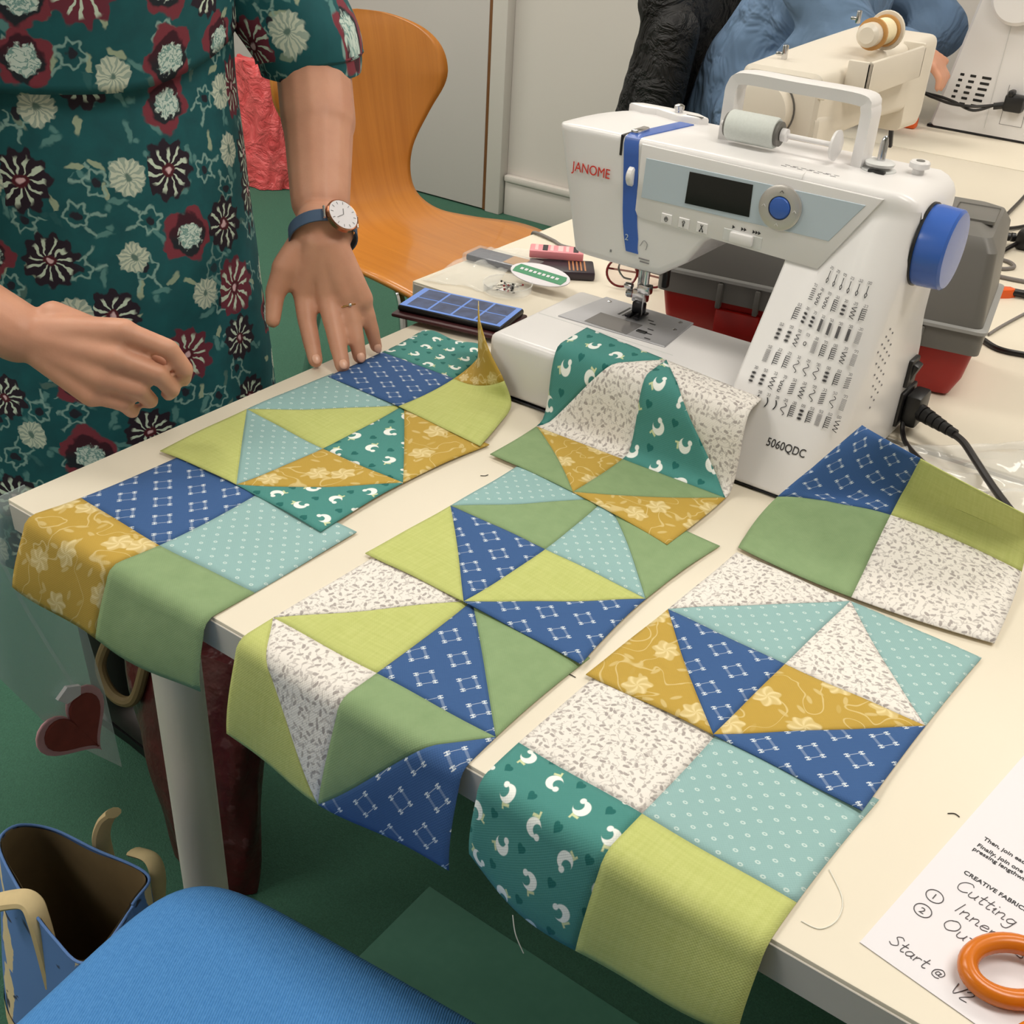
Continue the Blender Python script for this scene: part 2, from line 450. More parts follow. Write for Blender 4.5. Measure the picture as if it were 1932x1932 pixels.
def f_seat():
    m = Mat('blue_wool_upholstery', rough=.92); u, v = m.uv(); a = xsin((u + v * .35) * 2600); n = m.noise(300, 3)
    m.set(m.mix(n * .6 + a * .15, lin(56, 122, 190), lin(102, 166, 228)), 'Base Color'); m.bump(a * .5 + n, .35, .0012); return m.m
M['seat_blue'] = f_seat()

def f_denim():
    m = Mat('blue_sweatshirt_jersey', rough=.9); n = m.noise(7, 4); m.set(m.mix(n, lin(84, 110, 142), lin(112, 138, 168)), 'Base Color'); m.bump(m.noise(6, 3, None, .5, 1.5), .8, .06); return m.m
M['denim'] = f_denim()
_j = Mat('black_quilted_nylon', lin(12, 12, 14), .7); _j.bump(_j.noise(9, 4, None, .6, 2.0), 1.0, .05); M['jacket'] = _j.m
M['trouser'] = plain('dark_trousers', (30, 32, 40), .9, .1, 30)
M['boot'] = plain('dark_boot_leather', (34, 24, 26), .5, .15, 20)
M['hair'] = plain('brown_hair', (70, 48, 34), .6, .2, 80)

def clear(name, tint=(.95, .97, .96, 1), rough=.06, alpha=.22):
    m = Mat(name, tint, rough); m.b.inputs['Alpha'].default_value = alpha; m.b.inputs['Specular IOR Level'].default_value = .9
    m.bump(m.noise(30, 3), .35, .004); return m.m
M['clear'] = clear('clear_plastic_film')
M['clear2'] = clear('clear_plastic_shell', alpha=.18)
M['misty'] = clear('cloudy_plastic_film', (.55, .66, .66, 1), .25, .36)
M['clear3'] = clear('glossy_plastic_film', (.95, .95, .92, 1), .05, .26)

# ------------------------------------------------------------------ the room
def plane_box(a, b, mat, name, r=0): return struct(obj(name, rbox(a, b, r), mat))
X0, X1, Y0, Y1 = -4.6, 3.2, -2.6, 3.1
plane_box((X0, Y0, -T - .06), (X1, Y1, -T), M['carpet'], 'floor')
plane_box((X0, Y0, CEIL), (X1, Y1, CEIL + .05), M['ceil'], 'ceiling')
plane_box((X0 - .1, Y0 - .1, -T - .06), (X0, Y1 + .1, CEIL + .05), M['wall'], 'wall_left')
plane_box((X1, Y0 - .1, -T - .06), (X1 + .1, Y1 + .1, CEIL + .05), M['wall'], 'wall_right')
plane_box((X0, Y0 - .1, -T - .06), (X1, Y0, CEIL + .05), M['wall'], 'wall_front')
plane_box((X0, Y1, -T - .06), (X1, Y1 + .1, CEIL + .05), M['wall'], 'wall_back')
# door leaf left of the brown joint, casing and skirting right of it
DX = -1.70
d = struct(bpy.data.objects.new('door_1', None)); COL.objects.link(d); d.location = (DX - .45, Y1 - .03, -T)
obj('door_leaf', rbox((DX - .92, Y1 - .042, -T + .006), (DX - .012, Y1 - .002, 1.3), .002), M['door'], d)
obj('door_edge', rbox((DX - .010, Y1 - .044, -T + .004), (DX + .003, Y1 - .002, 1.3), .001), M['jamb'], d)
obj('door_leaf', rbox((DX - 1.86, Y1 - .042, -T + .006), (DX - .95, Y1 - .002, 1.3), .002), M['door'], d)
hd = obj('door_handle', merge(cyl((DX - .87, Y1 - .045, .3), (DX - .87, Y1 - .09, .3), .012), cyl((DX - .87, Y1 - .09, .3), (DX - .75, Y1 - .09, .3), .009)), M['chrome'], d)
struct(obj('trim_1', rbox((DX + .006, Y1 - .05, -T), (DX + .075, Y1 - .001, 1.35), .004), M['wall']))
struct(obj('baseboard_back', merge(rbox((DX + .08, Y1 - .022, -T), (X1, Y1 - .001, -T + .13), .002), rbox((DX + .08, Y1 - .032, -T + .13), (X1, Y1 - .001, -T + .155), .006)), M['wall']))
struct(obj('baseboard_left', rbox((X0 + .001, Y0, -T), (X0 + .022, Y1 - .06, -T + .15), .004), M['wall']))
for x, y in LAMPS:
    L = thing('ceiling_light', 'flat white rectangular light panel set in the ceiling', 'ceiling light', (x, y, CEIL - .05), 'ceiling light panels')
    obj('frame', merge(*[rbox(a, b, .002) for a, b in (((x - .62, y - .32, CEIL - .05), (x + .62, y - .29, CEIL)), ((x - .62, y + .29, CEIL - .05), (x + .62, y + .32, CEIL)),
        ((x - .62, y - .29, CEIL - .05), (x - .59, y + .29, CEIL)), ((x + .59, y - .29, CEIL - .05), (x + .62, y + .29, CEIL)))]), M['leg_white'], L)
    df = Mat('light_diffuser', (1, 1, 1, 1), .5); df.b.inputs['Emission Color'].default_value = (1, .94, .86, 1); df.b.inputs['Emission Strength'].default_value = 3
    obj('diffuser', rbox((x - .59, y - .29, CEIL - .04), (x + .59, y + .29, CEIL - .03), 0), df.m, L)

# ------------------------------------------------------------------ tables
def table(label, x0, y0, x1, y1, legs):
    t = thing('table', label, 'table', ((x0 + x1) / 2, (y0 + y1) / 2, -T))
    obj('tabletop', rbox((x0, y0, -.034), (x1, y1, 0), .0022, 2), M['laminate'], t)
    e = .0012
    for a, b in (((x0 + .004, y0 - e, -.0335), (x1 - .004, y0 + .003, -.0035)), ((x0 + .004, y1 - .003, -.0335), (x1 - .004, y1 + e, -.0035)),
                 ((x0 - e, y0 + .004, -.0335), (x0 + .003, y1 - .004, -.0035)), ((x1 - .003, y0 + .004, -.0335), (x1 + e, y1 - .004, -.0035))):
        obj('edge_band', rbox(a, b, .0005, 1), M['edge'], t)
    for lx, ly in legs:
        l = obj('leg', lathe([(.026, 0), (.0275, .002), (.0275, T - .036)], (lx, ly, -T)), M['leg_white'], t)
        obj('foot', lathe([(.029, 0), (.03, .004), (.0285, .018)], (lx, ly, -T)), M['tool_grey'], l)
        obj('mounting_plate', rbox((lx - .05, ly - .05, -.04), (lx + .05, ly + .05, -.034), .001, 1), M['steel'], l)
    return t
table('white laminate table carrying the patchwork blocks with a round white leg', 0, 0, 1.6, .722, [(.088, .104), (1.5, .104), (.088, .62), (1.5, .62)])
table('white laminate table under the red and grey toolbox behind the patchwork', -.109, .738, 1.5, 2.184, [(-.02, .83), (1.4, .83), (-.02, 2.09), (1.4, 2.09)])
table('white laminate table at the back under the vented sewing machine', -.12, 2.192, 1.48, 2.92, [(-.06, 2.235), (1.42, 2.235), (-.06, 2.86), (1.42, 2.86)])

# ------------------------------------------------------------------ patchwork blocks
PS = .118
def lag(a, b, c, t):            # quadratic through t = 0, 1, 2
    a, b, c = Vector(a), Vector(b), Vector(c)
    return a * ((t - 1) * (t - 2) / 2) + b * (-t * (t - 2)) + c * (t * (t - 1) / 2)
def lin2(a, b, c, t):
    a, b, c = Vector(a), Vector(b), Vector(c)
    return a.lerp(b, t) if t < 1 else b.lerp(c, t - 1)
def grid_surface(rows, lift=0, wr=.0008, seed=0):
    def S(u, v):
        r = [lag(*row, u) for row in rows]; p = lag(*r, v)
        q = p + Vector((0, 0, lift + wr * math.sin(7 * u + 3 * v + seed) * math.sin(5 * v - 2 * u + seed * 2)))
        return q
    return S
def drape_surface(xs, ymid, yfar, hang, bulge=.010, lift=.002, seed=0):
    """xs: three rows of x at v = 0, 1, 2; hang: drop below the table top of the near edge (left, middle, right)"""
    R = .014
    def S(u, v):
        x = lag(*[Vector((lag(*[Vector((q, 0, 0)) for q in row], u).x, 0, 0)) for row in xs], v).x
        y1 = lag(*[Vector((q, 0, 0)) for q in ymid], u).x; y2 = lag(*[Vector((q, 0, 0)) for q in yfar], u).x
        z = lift + .0007 * math.sin(6 * u + 4 * v + seed)
        if v >= 1: return Vector((x, y1 + (v - 1) * (y2 - y1), z))
        h = lag(*[Vector((q, 0, 0)) for q in hang], u).x
        L = (y1 - .002) + R * math.pi / 2 + (h - R); s = (1 - v) * L
        if s <= y1 - .002: return Vector((x, y1 - s, z))
        s -= y1 - .002
        if s < R * math.pi / 2:
            a = s / R; return Vector((x, .002 - R * math.sin(a), z - R * (1 - math.cos(a))))
        s -= R * math.pi / 2; t = s / max(.001, h - R)
        return Vector((x, .002 - R - bulge * math.sin(math.pi * .5 * t) - .003 * math.sin(5 * u + seed) * t, z - R - s))
    return S

def tri_pts(A, B, C, n):
    P, F, idx = [], [], {}
    for i in range(n + 1):
        for j in range(n + 1 - i):
            idx[i, j] = len(P); P.append(((A[0] * (n - i - j) + B[0] * i + C[0] * j) / n, (A[1] * (n - i - j) + B[1] * i + C[1] * j) / n))
    for i in range(n):
        for j in range(n - i):
            F.append([idx[i, j], idx[i + 1, j], idx[i, j + 1]])
            if i + j < n - 1: F.append([idx[i + 1, j], idx[i + 1, j + 1], idx[i, j + 1]])
    edge = [idx[i, 0] for i in range(n)] + [idx[n - j, j] for j in range(n)] + [idx[0, n - j] for j in range(n)]
    return P, F, edge
def quad_pts(a, b, n):
    P = [(a + i / n, b + j / n) for j in range(n + 1) for i in range(n + 1)]
    F = [[j * (n + 1) + i, j * (n + 1) + i + 1, (j + 1) * (n + 1) + i + 1, (j + 1) * (n + 1) + i] for j in range(n) for i in range(n)]
    e = [i for i in range(n)] + [j * (n + 1) + n for j in range(n)] + [n * (n + 1) + n - i for i in range(n)] + [(n - j) * (n + 1) for j in range(n)]
    return P, F, e

def pdist(p, poly):
    d = 9
    for i in range(len(poly)):
        a, b = Vector(poly[i]), Vector(poly[(i + 1) % len(poly)]); q = Vector(p); t = max(0, min(1, (q - a).dot(b - a) / (b - a).length_squared))
        d = min(d, (q - a - (b - a) * t).length)
    return d * PS

PATCHN = [0]
def patch(root, S, fab, poly):
    n = 18
    if len(poly) == 4: P, F, E = quad_pts(poly[0][0], poly[0][1], n)
    else: P, F, E = tri_pts(*poly, n + 6)
    PATCHN[0] += 1; rnd = random.Random(PATCHN[0]); an = rnd.choice([0, math.pi / 2, math.pi, .2]) if fab in ('floral', 'bird', 'yellow') else 0; ox, oy = rnd.random(), rnd.random()
    V, UV = [], []
    N = []
    for (u, v) in P:
        e = .01
        du = S(min(2, u + e), v) - S(max(0, u - e), v); dv = S(u, min(2, v + e)) - S(u, max(0, v - e)); nn = du.cross(dv)
        nn = nn.normalized() if nn.length > 1e-12 else Vector((0, 0, 1))
        h = pdist((u, v), poly); h = .0011 * min(1, h / .010) ** .6
        V.append(S(u, v) + nn * h); N.append(nn)
        a, b = u * PS, v * PS; UV.append((a * math.cos(an) - b * math.sin(an) + ox, a * math.sin(an) + b * math.cos(an) + oy))
    k = len(V); V += [v - n_ * .0009 for v, n_ in zip(V, N)]; UV += UV
    mi = [0] * len(F); F2 = F + [[i + k for i in f[::-1]] for f in F]; mi += [1] * len(F)
    for i in range(len(E)):
        a, b = E[i], E[(i + 1) % len(E)]; F2.append([b, a, a + k, b + k]); mi.append(0)
    return link('patch', mesh(V, F2, [FAB[fab], M['cotton_back']], UV, mi), root)

def block(label, S, lay, base):
    r = thing('quilt_block', label, 'quilt block', base, 'patchwork blocks laid out on the table')
    NL, NR, FL, FR = lay
    L, R_, B, Fm, C = (0, 1), (2, 1), (1, 0), (1, 2), (1, 1)
    for q, (o, corner, e1, e2) in zip((NL, NR, FL, FR), (((0, 0), (0, 0), B, L), ((1, 0), (2, 0), R_, B), ((0, 1), (0, 2), L, Fm), ((1, 1), (2, 2), Fm, R_))):
        if isinstance(q, str): patch(r, S, q, [(o[0], o[1]), (o[0] + 1, o[1]), (o[0] + 1, o[1] + 1), (o[0], o[1] + 1)])
        else:
            patch(r, S, q[0], [corner, e1, e2]); patch(r, S, q[1], [C, e2, e1])
    return r

def yz(a): return [Vector((q[0], q[1], q[2])) for q in a]
# strip by the standing person
block('yellow, blue, green and dotted four-patch block hanging over the table edge by a clear packet',
      drape_surface([(.024, .150, .295), (.053, .177, .298), (.060, .177, .300)], (.046, .041, .046), (.175, .175, .175), (.083, .086, .072), .012, .002, 1),
      ('yellow', 'sage', 'blue', 'dots'), (.17, .06, 0))
block('lime, pale blue, yellow and teal triangle block under the pressing hand',
      grid_surface([yz([(.039, .154, .0052), (.152, .158, .0052), (.277, .150, .0052)]), yz([(.031, .283, .0035), (.161, .272, .0035), (.274, .273, .004)]), yz([(.036, .418, .003), (.156, .412, .003), (.290, .400, .003)])], 0, .0006, 2),
      (('lime', 'dots'), ('bird', 'yellow'), ('dots', 'lime'), ('yellow', 'bird')), (.16, .28, 0))
_c1 = cr([(.157, .401, .0055), (.157, .504, .005), (.138, .597, .010)], 20)
_c2 = cr([(.287, .387, .0055), (.272, .440, .0055), (.254, .490, .006), (.240, .4925, .032), (.214, .4955, .062), (.182, .518, .084), (.158, .546, .094)], 12)
def along(c, t): q = t * (len(c) - 1); i = min(int(q), len(c) - 2); return c[i].lerp(c[i + 1], q - i)
def S_a3(u, v):
    rows = [yz([(.041, .405, .0055), (.157, .401, .0055), (.287, .387, .0055)]), yz([(.039, .505, .0045), (.157, .504, .005), (.255, .492, .006)]), yz([(.038, .587, .006), (.138, .597, .010), (.20, .60, .010)])]
    if u <= 1: p = lag(*[lin2(*r, u) for r in rows], v)
    else:
        t = u - 1; a, b = along(_c1, v / 2), along(_c2, v / 2); p = a.lerp(b, t); p.z = a.z + (b.z - a.z) * t ** 2.2
    p.z += .003 * max(0, v - 1.3) * (1 + math.sin(9 * u)) * max(0, 1.6 - u); return p
block('blue, teal bird, lime and yellow four-patch block whose yellow corner curls up, below the phone', S_a3, ('blue', 'lime', 'bird', 'yellow'), (.15, .5, 0))
# middle strip
block('lime, white sprig, blue and green triangle block hanging over the table edge',
      drape_surface([(.332, .443, .578), (.338, .454, .572), (.340, .452, .576)], (.030, .032, .034), (.160, .160, .160), (.095, .106, .088), .014, .002, 3),
      (('lime', 'floral'), ('blue', 'sage'), ('floral', 'lime'), ('sage', 'blue')), (.455, .05, 0))
block('lime, blue, green and dotted triangle block between two others of its strip',
      grid_surface([yz([(.333, .151, .0052), (.450, .150, .0052), (.577, .144, .0052)]), yz([(.339, .270, .0035), (.456, .268, .0035), (.571, .260, .0035)]), yz([(.342, .382, .003), (.450, .388, .003), (.582, .385, .003)])], 0, .0006, 4),
      (('lime', 'blue'), ('blue', 'lime'), ('dots', 'sage'), ('sage', 'dots')), (.455, .27, 0))
_path = cr([(0, .470, .004), (0, .4845, .009), (0, .493, .035), (0, .499, .066), (0, .510, .0865), (0, .532, .0885), (0, .562, .0875)], 10)
_al = [0]
for a, b in zip(_path, _path[1:]): _al.append(_al[-1] + (b - a).length)
def S_b3(u, v):
    x = lin2((.306, 0, 0), (.419, 0, 0), (.543, 0, 0), u).x * (1 - v / 2) + lin2((.292, 0, 0), (.410, 0, 0), (.536, 0, 0), u).x * (v / 2) + .006 * math.sin(math.pi * v / 2)
    if v < 1:
        y = lag(Vector((.380, 0, 0)), Vector((.372, 0, 0)), Vector((.349, 0, 0)), u).x; y = y + (.470 - y) * v
        return Vector((x, y, .0052 - .001 * v))
    s = (v - 1) * (_al[-1] + .018 - .03 * u / 2); i = 0
    while i < len(_al) - 2 and _al[i + 1] < s: i += 1
    t = (s - _al[i]) / max(1e-6, _al[i + 1] - _al[i]); p = _path[i].lerp(_path[i + 1], t)
    return Vector((x, p.y - .004 * (u - 1) * (v - 1) - .001, p.z))
block('green, yellow, teal bird and white sprig triangle block climbing onto the sewing machine bed', S_b3,
      (('sage', 'yellow'), ('yellow', 'sage'), ('bird', 'floral'), ('floral', 'bird')), (.42, .43, 0))
# right strip
block('teal bird, lime, white sprig and dotted four-patch block hanging over the table edge',
      drape_surface([(.592, .690, .815), (.589, .698, .816), (.593, .702, .826)], (.040, .037, .034), (.152, .155, .158), (.064, .093, .070), .012, .002, 5),
      ('bird', 'lime', 'floral', 'dots'), (.70, .05, 0))
block('mustard, blue, dotted and white sprig triangle block beside the handwritten sheet',
      grid_surface([yz([(.587, .136, .0052), (.701, .139, .0052), (.821, .136, .0052)]), yz([(.594, .260, .0035), (.708, .256, .0035), (.827, .257, .0035)]), yz([(.600, .385, .003), (.717, .380, .003), (.837, .375, .003)])], 0, .0006, 6),
      (('yellow', 'blue'), ('blue', 'yellow'), ('floral', 'dots'), ('dots', 'floral')), (.71, .26, 0))
def S_c3(u, v):
    rows = [yz([(.598, .392, .0045), (.716, .384, .005), (.840, .401, .0045)]), yz([(.602, .462, .026), (.703, .506, .026), (.831, .512, .022)]), yz([(.650, .524, .104), (.716, .505, .098), (.818, .512, .074)])]
    p = lag(*[lag(*r, u) for r in rows], v)
    p.z += .010 * math.sin(math.pi * min(1, max(0, v - .3) / 1.2)) * (1 - abs(u - .45)) - .012 * math.exp(-((u - .5) ** 2 / .09 + (v - 1.22) ** 2 / .05))
    p.z += .006 * math.exp(-((u - 1.6) ** 2 / .2 + (v - 1.35) ** 2 / .03)) - .006 * math.exp(-((u - 1.6) ** 2 / .25 + (v - 1.62) ** 2 / .03))
    p.z = max(p.z, .003); return p
block('green, blue, lime and white sprig four-patch block propped against the sewing machine foot', S_c3, ('sage', 'floral', 'blue', 'lime'), (.72, .44, 0))

# ------------------------------------------------------------------ the white sewing machine
def rsec(x, pts, k=5):
    """rounded loop in the y-z plane at x; pts: (y, z, r) counter-clockwise"""
    out = []; n = len(pts)
    for i in range(n):
        p0, p, p1 = Vector(pts[i - 1][:2]), Vector(pts[i][:2]), Vector(pts[(i + 1) % n][:2]); r = pts[i][2]
        a = p + (p0 - p).normalized() * r; b = p + (p1 - p).normalized() * r
        for j in range(k + 1):
            t = j / k; q = a.lerp(p, t).lerp(p.lerp(b, t), t); out.append(Vector((x, q.x, q.y)))
    return out
def zc(x): return max(.207, min(.278, .207 + (x - .539) * 1.50))       # where the slanting pillar front meets the upright arm front
def fy(z, x=.60):
    if z < .10: return .508 + .452 * z
    return min(AY0, .5532 + (AY0 - .5532) * (z - .10) / (zc(x) - .10))
sm = thing('sewing_machine', 'white computerised sewing machine with blue handwheel and stitch chart', 'sewing machine', (.42, .65, 0))
AY0, AY1, AZ = .628, .768, .300
def asec(x, z0, y0=AY0, y1=AY1, z1=AZ, r=.010): return rsec(x, [(y0, z0, r), (y1, z0, r), (y1, z1, r), (y0, z1, r * .8)])
def esec(k, dx):                                                   # rounded left end of the head
    return asec(.197 + dx, .152, AY0 + .016 * (1 - k) ** 2, .650 + .118 * k, AZ - .004 * (1 - k), .010 if k > .3 else .006)
secs = []
for i in range(9):
    a = math.pi / 2 * i / 8; k = math.sin(a); secs.append(esec(max(.12, k), .055 * (1 - math.cos(a))))
secs += [asec(.30, .152), asec(.352, .153), asec(.384, .175), asec(.404, .205), asec(.418, .214), asec(.48, .214), asec(.5005, .213), asec(.502, .213)]
def shear(s):
    return [Vector((p.x + max(0, .30 - p.z) * .24 * max(0, min(1, (.32 - p.x) / .10)), p.y, p.z)) for p in s]
secs = [shear(s) for s in secs]
fixn(obj('arm', loft(secs), M['mwhite'], sm, 30))
def psec(x, r=.010, d=0, yb=.012):
    return rsec(x, [(.508 + d, .003, .006), (.790 - d, .003, .008), (.790 - d, .10, .02), (AY1 - d, .14, .02), (AY1 - d, AZ - d, r), (AY0 + .001 + d, AZ - d, r), (AY0 + .0008 + d, zc(x), .006), (.508 + .452 * .10 + d, .10, .01)])
fixn(obj('pillar', loft([psec(.500, d=.002), psec(.502), psec(.525), psec(.539), psec(.548), psec(.557), psec(.566), psec(.575), psec(.584), psec(.592), psec(.602), psec(.612, d=.003), psec(.620, d=.008), psec(.625, d=.014), psec(.627, d=.022)]), M['mwhite'], sm, 28))
bed = fixn(obj('bed', merge(rbox((.203, .508, .003), (.506, .706, .078), .010, 4)), M['mwhite'], sm, 30))
obj('bed_seam', rbox((.212, .5985, .0765), (.400, .6000, .0784), .0002, 1), M['mgrey'], bed)
obj('bed_rim', rbox((.205, .5085, .0015), (.62, .79, .0035), .001, 1), M['darksteel'], bed)
np_ = obj('needle_plate', prism([(.236, .606), (.382, .612), (.372, .702), (.246, .702)], lambda u, v, d: (u, v, d), .0775, .0798, .0006, 1), M['steel'], sm, 30)
for bx, by in ((.258, .69), (.36, .69), (.366, .665)):
    obj('screw', lathe([(.0028, 0), (.0028, .0008), (.0020, .0012)], (bx, by, .0795), n=12), M['chrome'], np_)
obj('feed_slot', merge(*[rbox((.288 + .006 * i, .66, .0794), (.291 + .006 * i, .69, .0800), 0) for i in range(3)]), M['black'], np_)
for sx, sy in ((.337, .662), (.344, .645), (.349, .632), (.355, .618), (.330, .670)):
    obj('plate_mark', rbox((sx - .004, sy - .0012, .0797), (sx + .004, sy + .0012, .08), 0), M['ink'], np_)
obj('bobbin_cover', rbox((.270, .612, .0796), (.330, .650, .0802), .0002, 1), plain('smoked_clear_plastic', (112, 110, 110), .12), np_)
obj('cover_latch', rbox((.333, .628, .0798), (.346, .634, .0812), .0004, 1), M['black'], np_)
# needle, presser foot
nx, ny = .306, .668
nb = obj('needle_bar', merge(cyl((nx + .012, ny, .165), (nx + .012, ny, .118), .0038), rbox((nx + .004, ny - .006, .112), (nx + .020, ny + .006, .124), .002), cyl((nx + .012, ny - .002, .112), (nx + .012, ny - .002, .082), .0008, 8)), M['chrome'], sm)
obj('needle_screw', lathe([(.004, 0), (.004, .008), (.003, .010)], (nx - .004, ny - .004, .118), (-1, 0, 0), 12), M['chrome'], nb)
pb = obj('presser_bar', merge(cyl((nx - .002, ny + .012, .165), (nx - .002, ny + .012, .100), .0034), rbox((nx - .008, ny + .004, .096), (nx + .010, ny + .018, .112), .002)), M['chrome'], sm)
obj('presser_foot', merge(rbox((nx - .006, ny - .012, .0812), (nx + .002, ny + .014, .0845), .001), rbox((nx + .006, ny - .012, .0812), (nx + .014, ny + .014, .0845), .001), rbox((nx - .004, ny + .000, .084), (nx + .012, ny + .010, .098), .002)), M['darksteel'], pb)
obj('foot_screw', lathe([(.0055, 0), (.0055, .006), (.004, .008)], (nx - .010, ny + .010, .104), (-1, -.3, 0), 14), M['chrome'], pb)
obj('presser_lever', merge(rbox((nx + .020, ny + .024, .115), (nx + .027, ny + .034, .165), .002)), M['black'], sm)
obj('thread_guide', tube(cr([(nx - .016, ny - .004, .152), (nx - .022, ny - .010, .140), (nx - .014, ny - .012, .130), (nx - .004, ny - .008, .128)], 6), .0012, 8), M['chrome'], sm)
obj('head_base_plate', rbox((.262, .650, .1455), (.345, .748, .153), .002), M['tool_grey'], sm)
# blue threading stripe over the top and down the front
def stripe_x(z): return .2905 + (.300 - z) * .10 + .012 * max(0, (.22 - z) / .05) ** 2 * .5
V, F = [], []
line = [(.735, AZ + .0012), (.68, AZ + .0012), (.640, AZ + .0012), (.630, AZ - .001), (AY0 - .0012, AZ - .008)] + [(AY0 - .0012, z) for z in (.28, .26, .24, .22, .205, .19, .178, .173)]
for i, (y, z) in enumerate(line):
    x = stripe_x(z) + (.012 * (y - .64) / .1 if y > .64 else 0); wd = .0185 if z > .18 else .016
    for dx in (0, wd): V += [Vector((x + dx, y, z))]
    for dx in (0, wd): V += [Vector((x + dx, y + (.006 if z < AZ - .005 else 0), z - (.006 if z > AZ - .005 else 0)))]
for i in range(len(line) - 1):
    a, b = i * 4, i * 4 + 4
    for p, q in ((0, 1), (1, 3), (3, 2), (2, 0)): F.append([a + p, a + q, b + q, b + p])
F += [[0, 1, 3, 2], [len(V) - 4, len(V) - 2, len(V) - 1, len(V) - 3]]
st = fixn(obj('threading_stripe', (V, F), M['blue_pl'], sm, 40))
obj('thread_slot', rbox((.2862, AY0 - .0006, .278), (.2895, .66, AZ + .0006), .0005, 1), M['black'], st)
obj('take_up_cover', rbox((.2905, .640, AZ), (.300, .668, AZ + .005), .002), M['chrome'], st)
obj('tension_dial', lathe([(.010, 0), (.012, .0015), (.012, .007), (.010, .0085)], (.3005, AY0 + .004, .258), (1, 0, 0), 20), M['mwhite'], st)
text('stripe_number', '2', .010, (.3055, AY0 - .0018, .186), (1, 0, 0), (0, 0, 1), M['mblue_panel'], st)
# control panel
FRONT = lambda u, v, d: (u, AY0 - d, v)
obj('front_plate', prism([(.314, .2955), (.3145, .222), (.318, .2165), (.324, .2145), (.538, .2085), (.590, .2925)], FRONT, -.004, .0014, .001, 2), M['mwhite'], sm, 30)
cp = obj('control_panel', prism([(.322, .282), (.574, .2835), (.544, .2400), (.321, .2380)], FRONT, -.001, .0022, .0004, 1), M['mblue_panel'], sm, 30)
obj('display', prism([(.377, .278), (.452, .279), (.4535, .2450), (.376, .2435)], FRONT, 0, .0029, .0003, 1), M['screen'], cp)
dl = obj('selector_ring', lathe([(.0205, 0), (.0235, .0008), (.0235, .0035), (.021, .0048), (.0125, .0042), (.0120, .002)], (.4865, AY0 - .0015, .2625), (0, -1, 0), 40), plain('satin_silver', (196, 192, 188), .35, .03, 20, Metallic=.6), cp)
obj('selector_button', lathe([(.0115, 0), (.0118, .002), (.0105, .0044), (.006, .0052), (.001, .0053)], (.4865, AY0 - .0025, .2625), (0, -1, 0), 28), M['blue_pl'], dl)
for k in range(4):
    a = math.pi / 2 * k; c = Vector((.4865 + .0172 * math.sin(a), AY0 - .0066, .2625 + .0172 * math.cos(a)))
    obj('ring_mark', merge(*[tube([c + Vector((sx * .002, 0, -.0012)), c + Vector((0, 0, .0012))], .00025, 6) for sx in (-1, 1)]), M['mwhite'] if k else M['ink'], dl)
for i, bx in enumerate((.356, .378, .4005)):
    b = obj('button', prism([(bx - .0065, .2270), (bx + .0065, .2268), (bx + .0065, .2155), (bx - .0065, .2157)], FRONT, 0, .0027, .0006, 1), M['mwhite'], sm, 30)
    c = Vector((bx, AY0 - .0031, .2213))
    if i == 0: g = merge(tube(cr([c + Vector((.0022 * math.cos(t), 0, .0026 * math.sin(t))) for t in (0, 1.57, 3.14, 4.71)], 4, True), .0003, 6, True), tube([c + Vector((-.0008, 0, 0)), c + Vector((.0008, 0, .0004))], .0006, 6))
    elif i == 1: g = merge(tube(cr([c + Vector((.0016 * math.cos(t), 0, .0014 + .0016 * math.sin(t))) for t in (0, 1.57, 3.14, 4.71)], 4, True), .0003, 6, True), cyl(c + Vector((0, 0, -.001)), c + Vector((0, 0, -.0042)), .001, 8, .0002))
    else: g = merge(tube([c + Vector((-.0018, 0, -.003)), c + Vector((.0014, 0, .0034))], .0004, 6), tube([c + Vector((.0018, 0, -.003)), c + Vector((-.0014, 0, .0034))], .0004, 6), ball(c + Vector((-.0018, 0, -.0036)), .0009, 8, 6), ball(c + Vector((.0018, 0, -.0036)), .0009, 8, 6))
    obj('icon', g, M['ink'], b)
sl = obj('speed_slot', prism([(.4265, .2275), (.4725, .2265), (.4725, .2130), (.4265, .2140)], FRONT, 0, .0020, .0006, 1), M['mgrey'], sm, 30)
obj('speed_slider', rbox((.4355, AY0 - .0065, .2145), (.4625, AY0, .2262), .002), M['mwhite'], sl)
for cx, n in ((.436, 1), (.4465, 2), (.460, 3)):
    obj('speed_mark', merge(*[prism([(cx + .0032 * k, .2325), (cx + .0032 * k + .003, .2305), (cx + .0032 * k, .2285)], FRONT, .001, .0018) for k in range(n)]), M['ink'], sm)
text('brand_lettering', 'JANOME', .0155, (.2265, AY0 - .0016, .2495), (1, 0, 0.0), (0, 0, 1), M['redink'], sm, sx=.87)
obj('thread_marks', merge(tube(cr([(.326, AY0 - .0008, .183), (.330, AY0 - .0008, .190), (.335, AY0 - .0008, .187), (.334, AY0 - .0008, .180)], 5), .0003, 6),
    *[rbox((.326 + .002 * (i % 2), AY0 - .0008, .168 - .0035 * i), (.340, AY0 + .001, .1692 - .0035 * i), 0) for i in range(2)], rbox((.287, AY0 - .0008, .1665), (.289, AY0 + .001, .1695), 0)), M['gink'], sm)
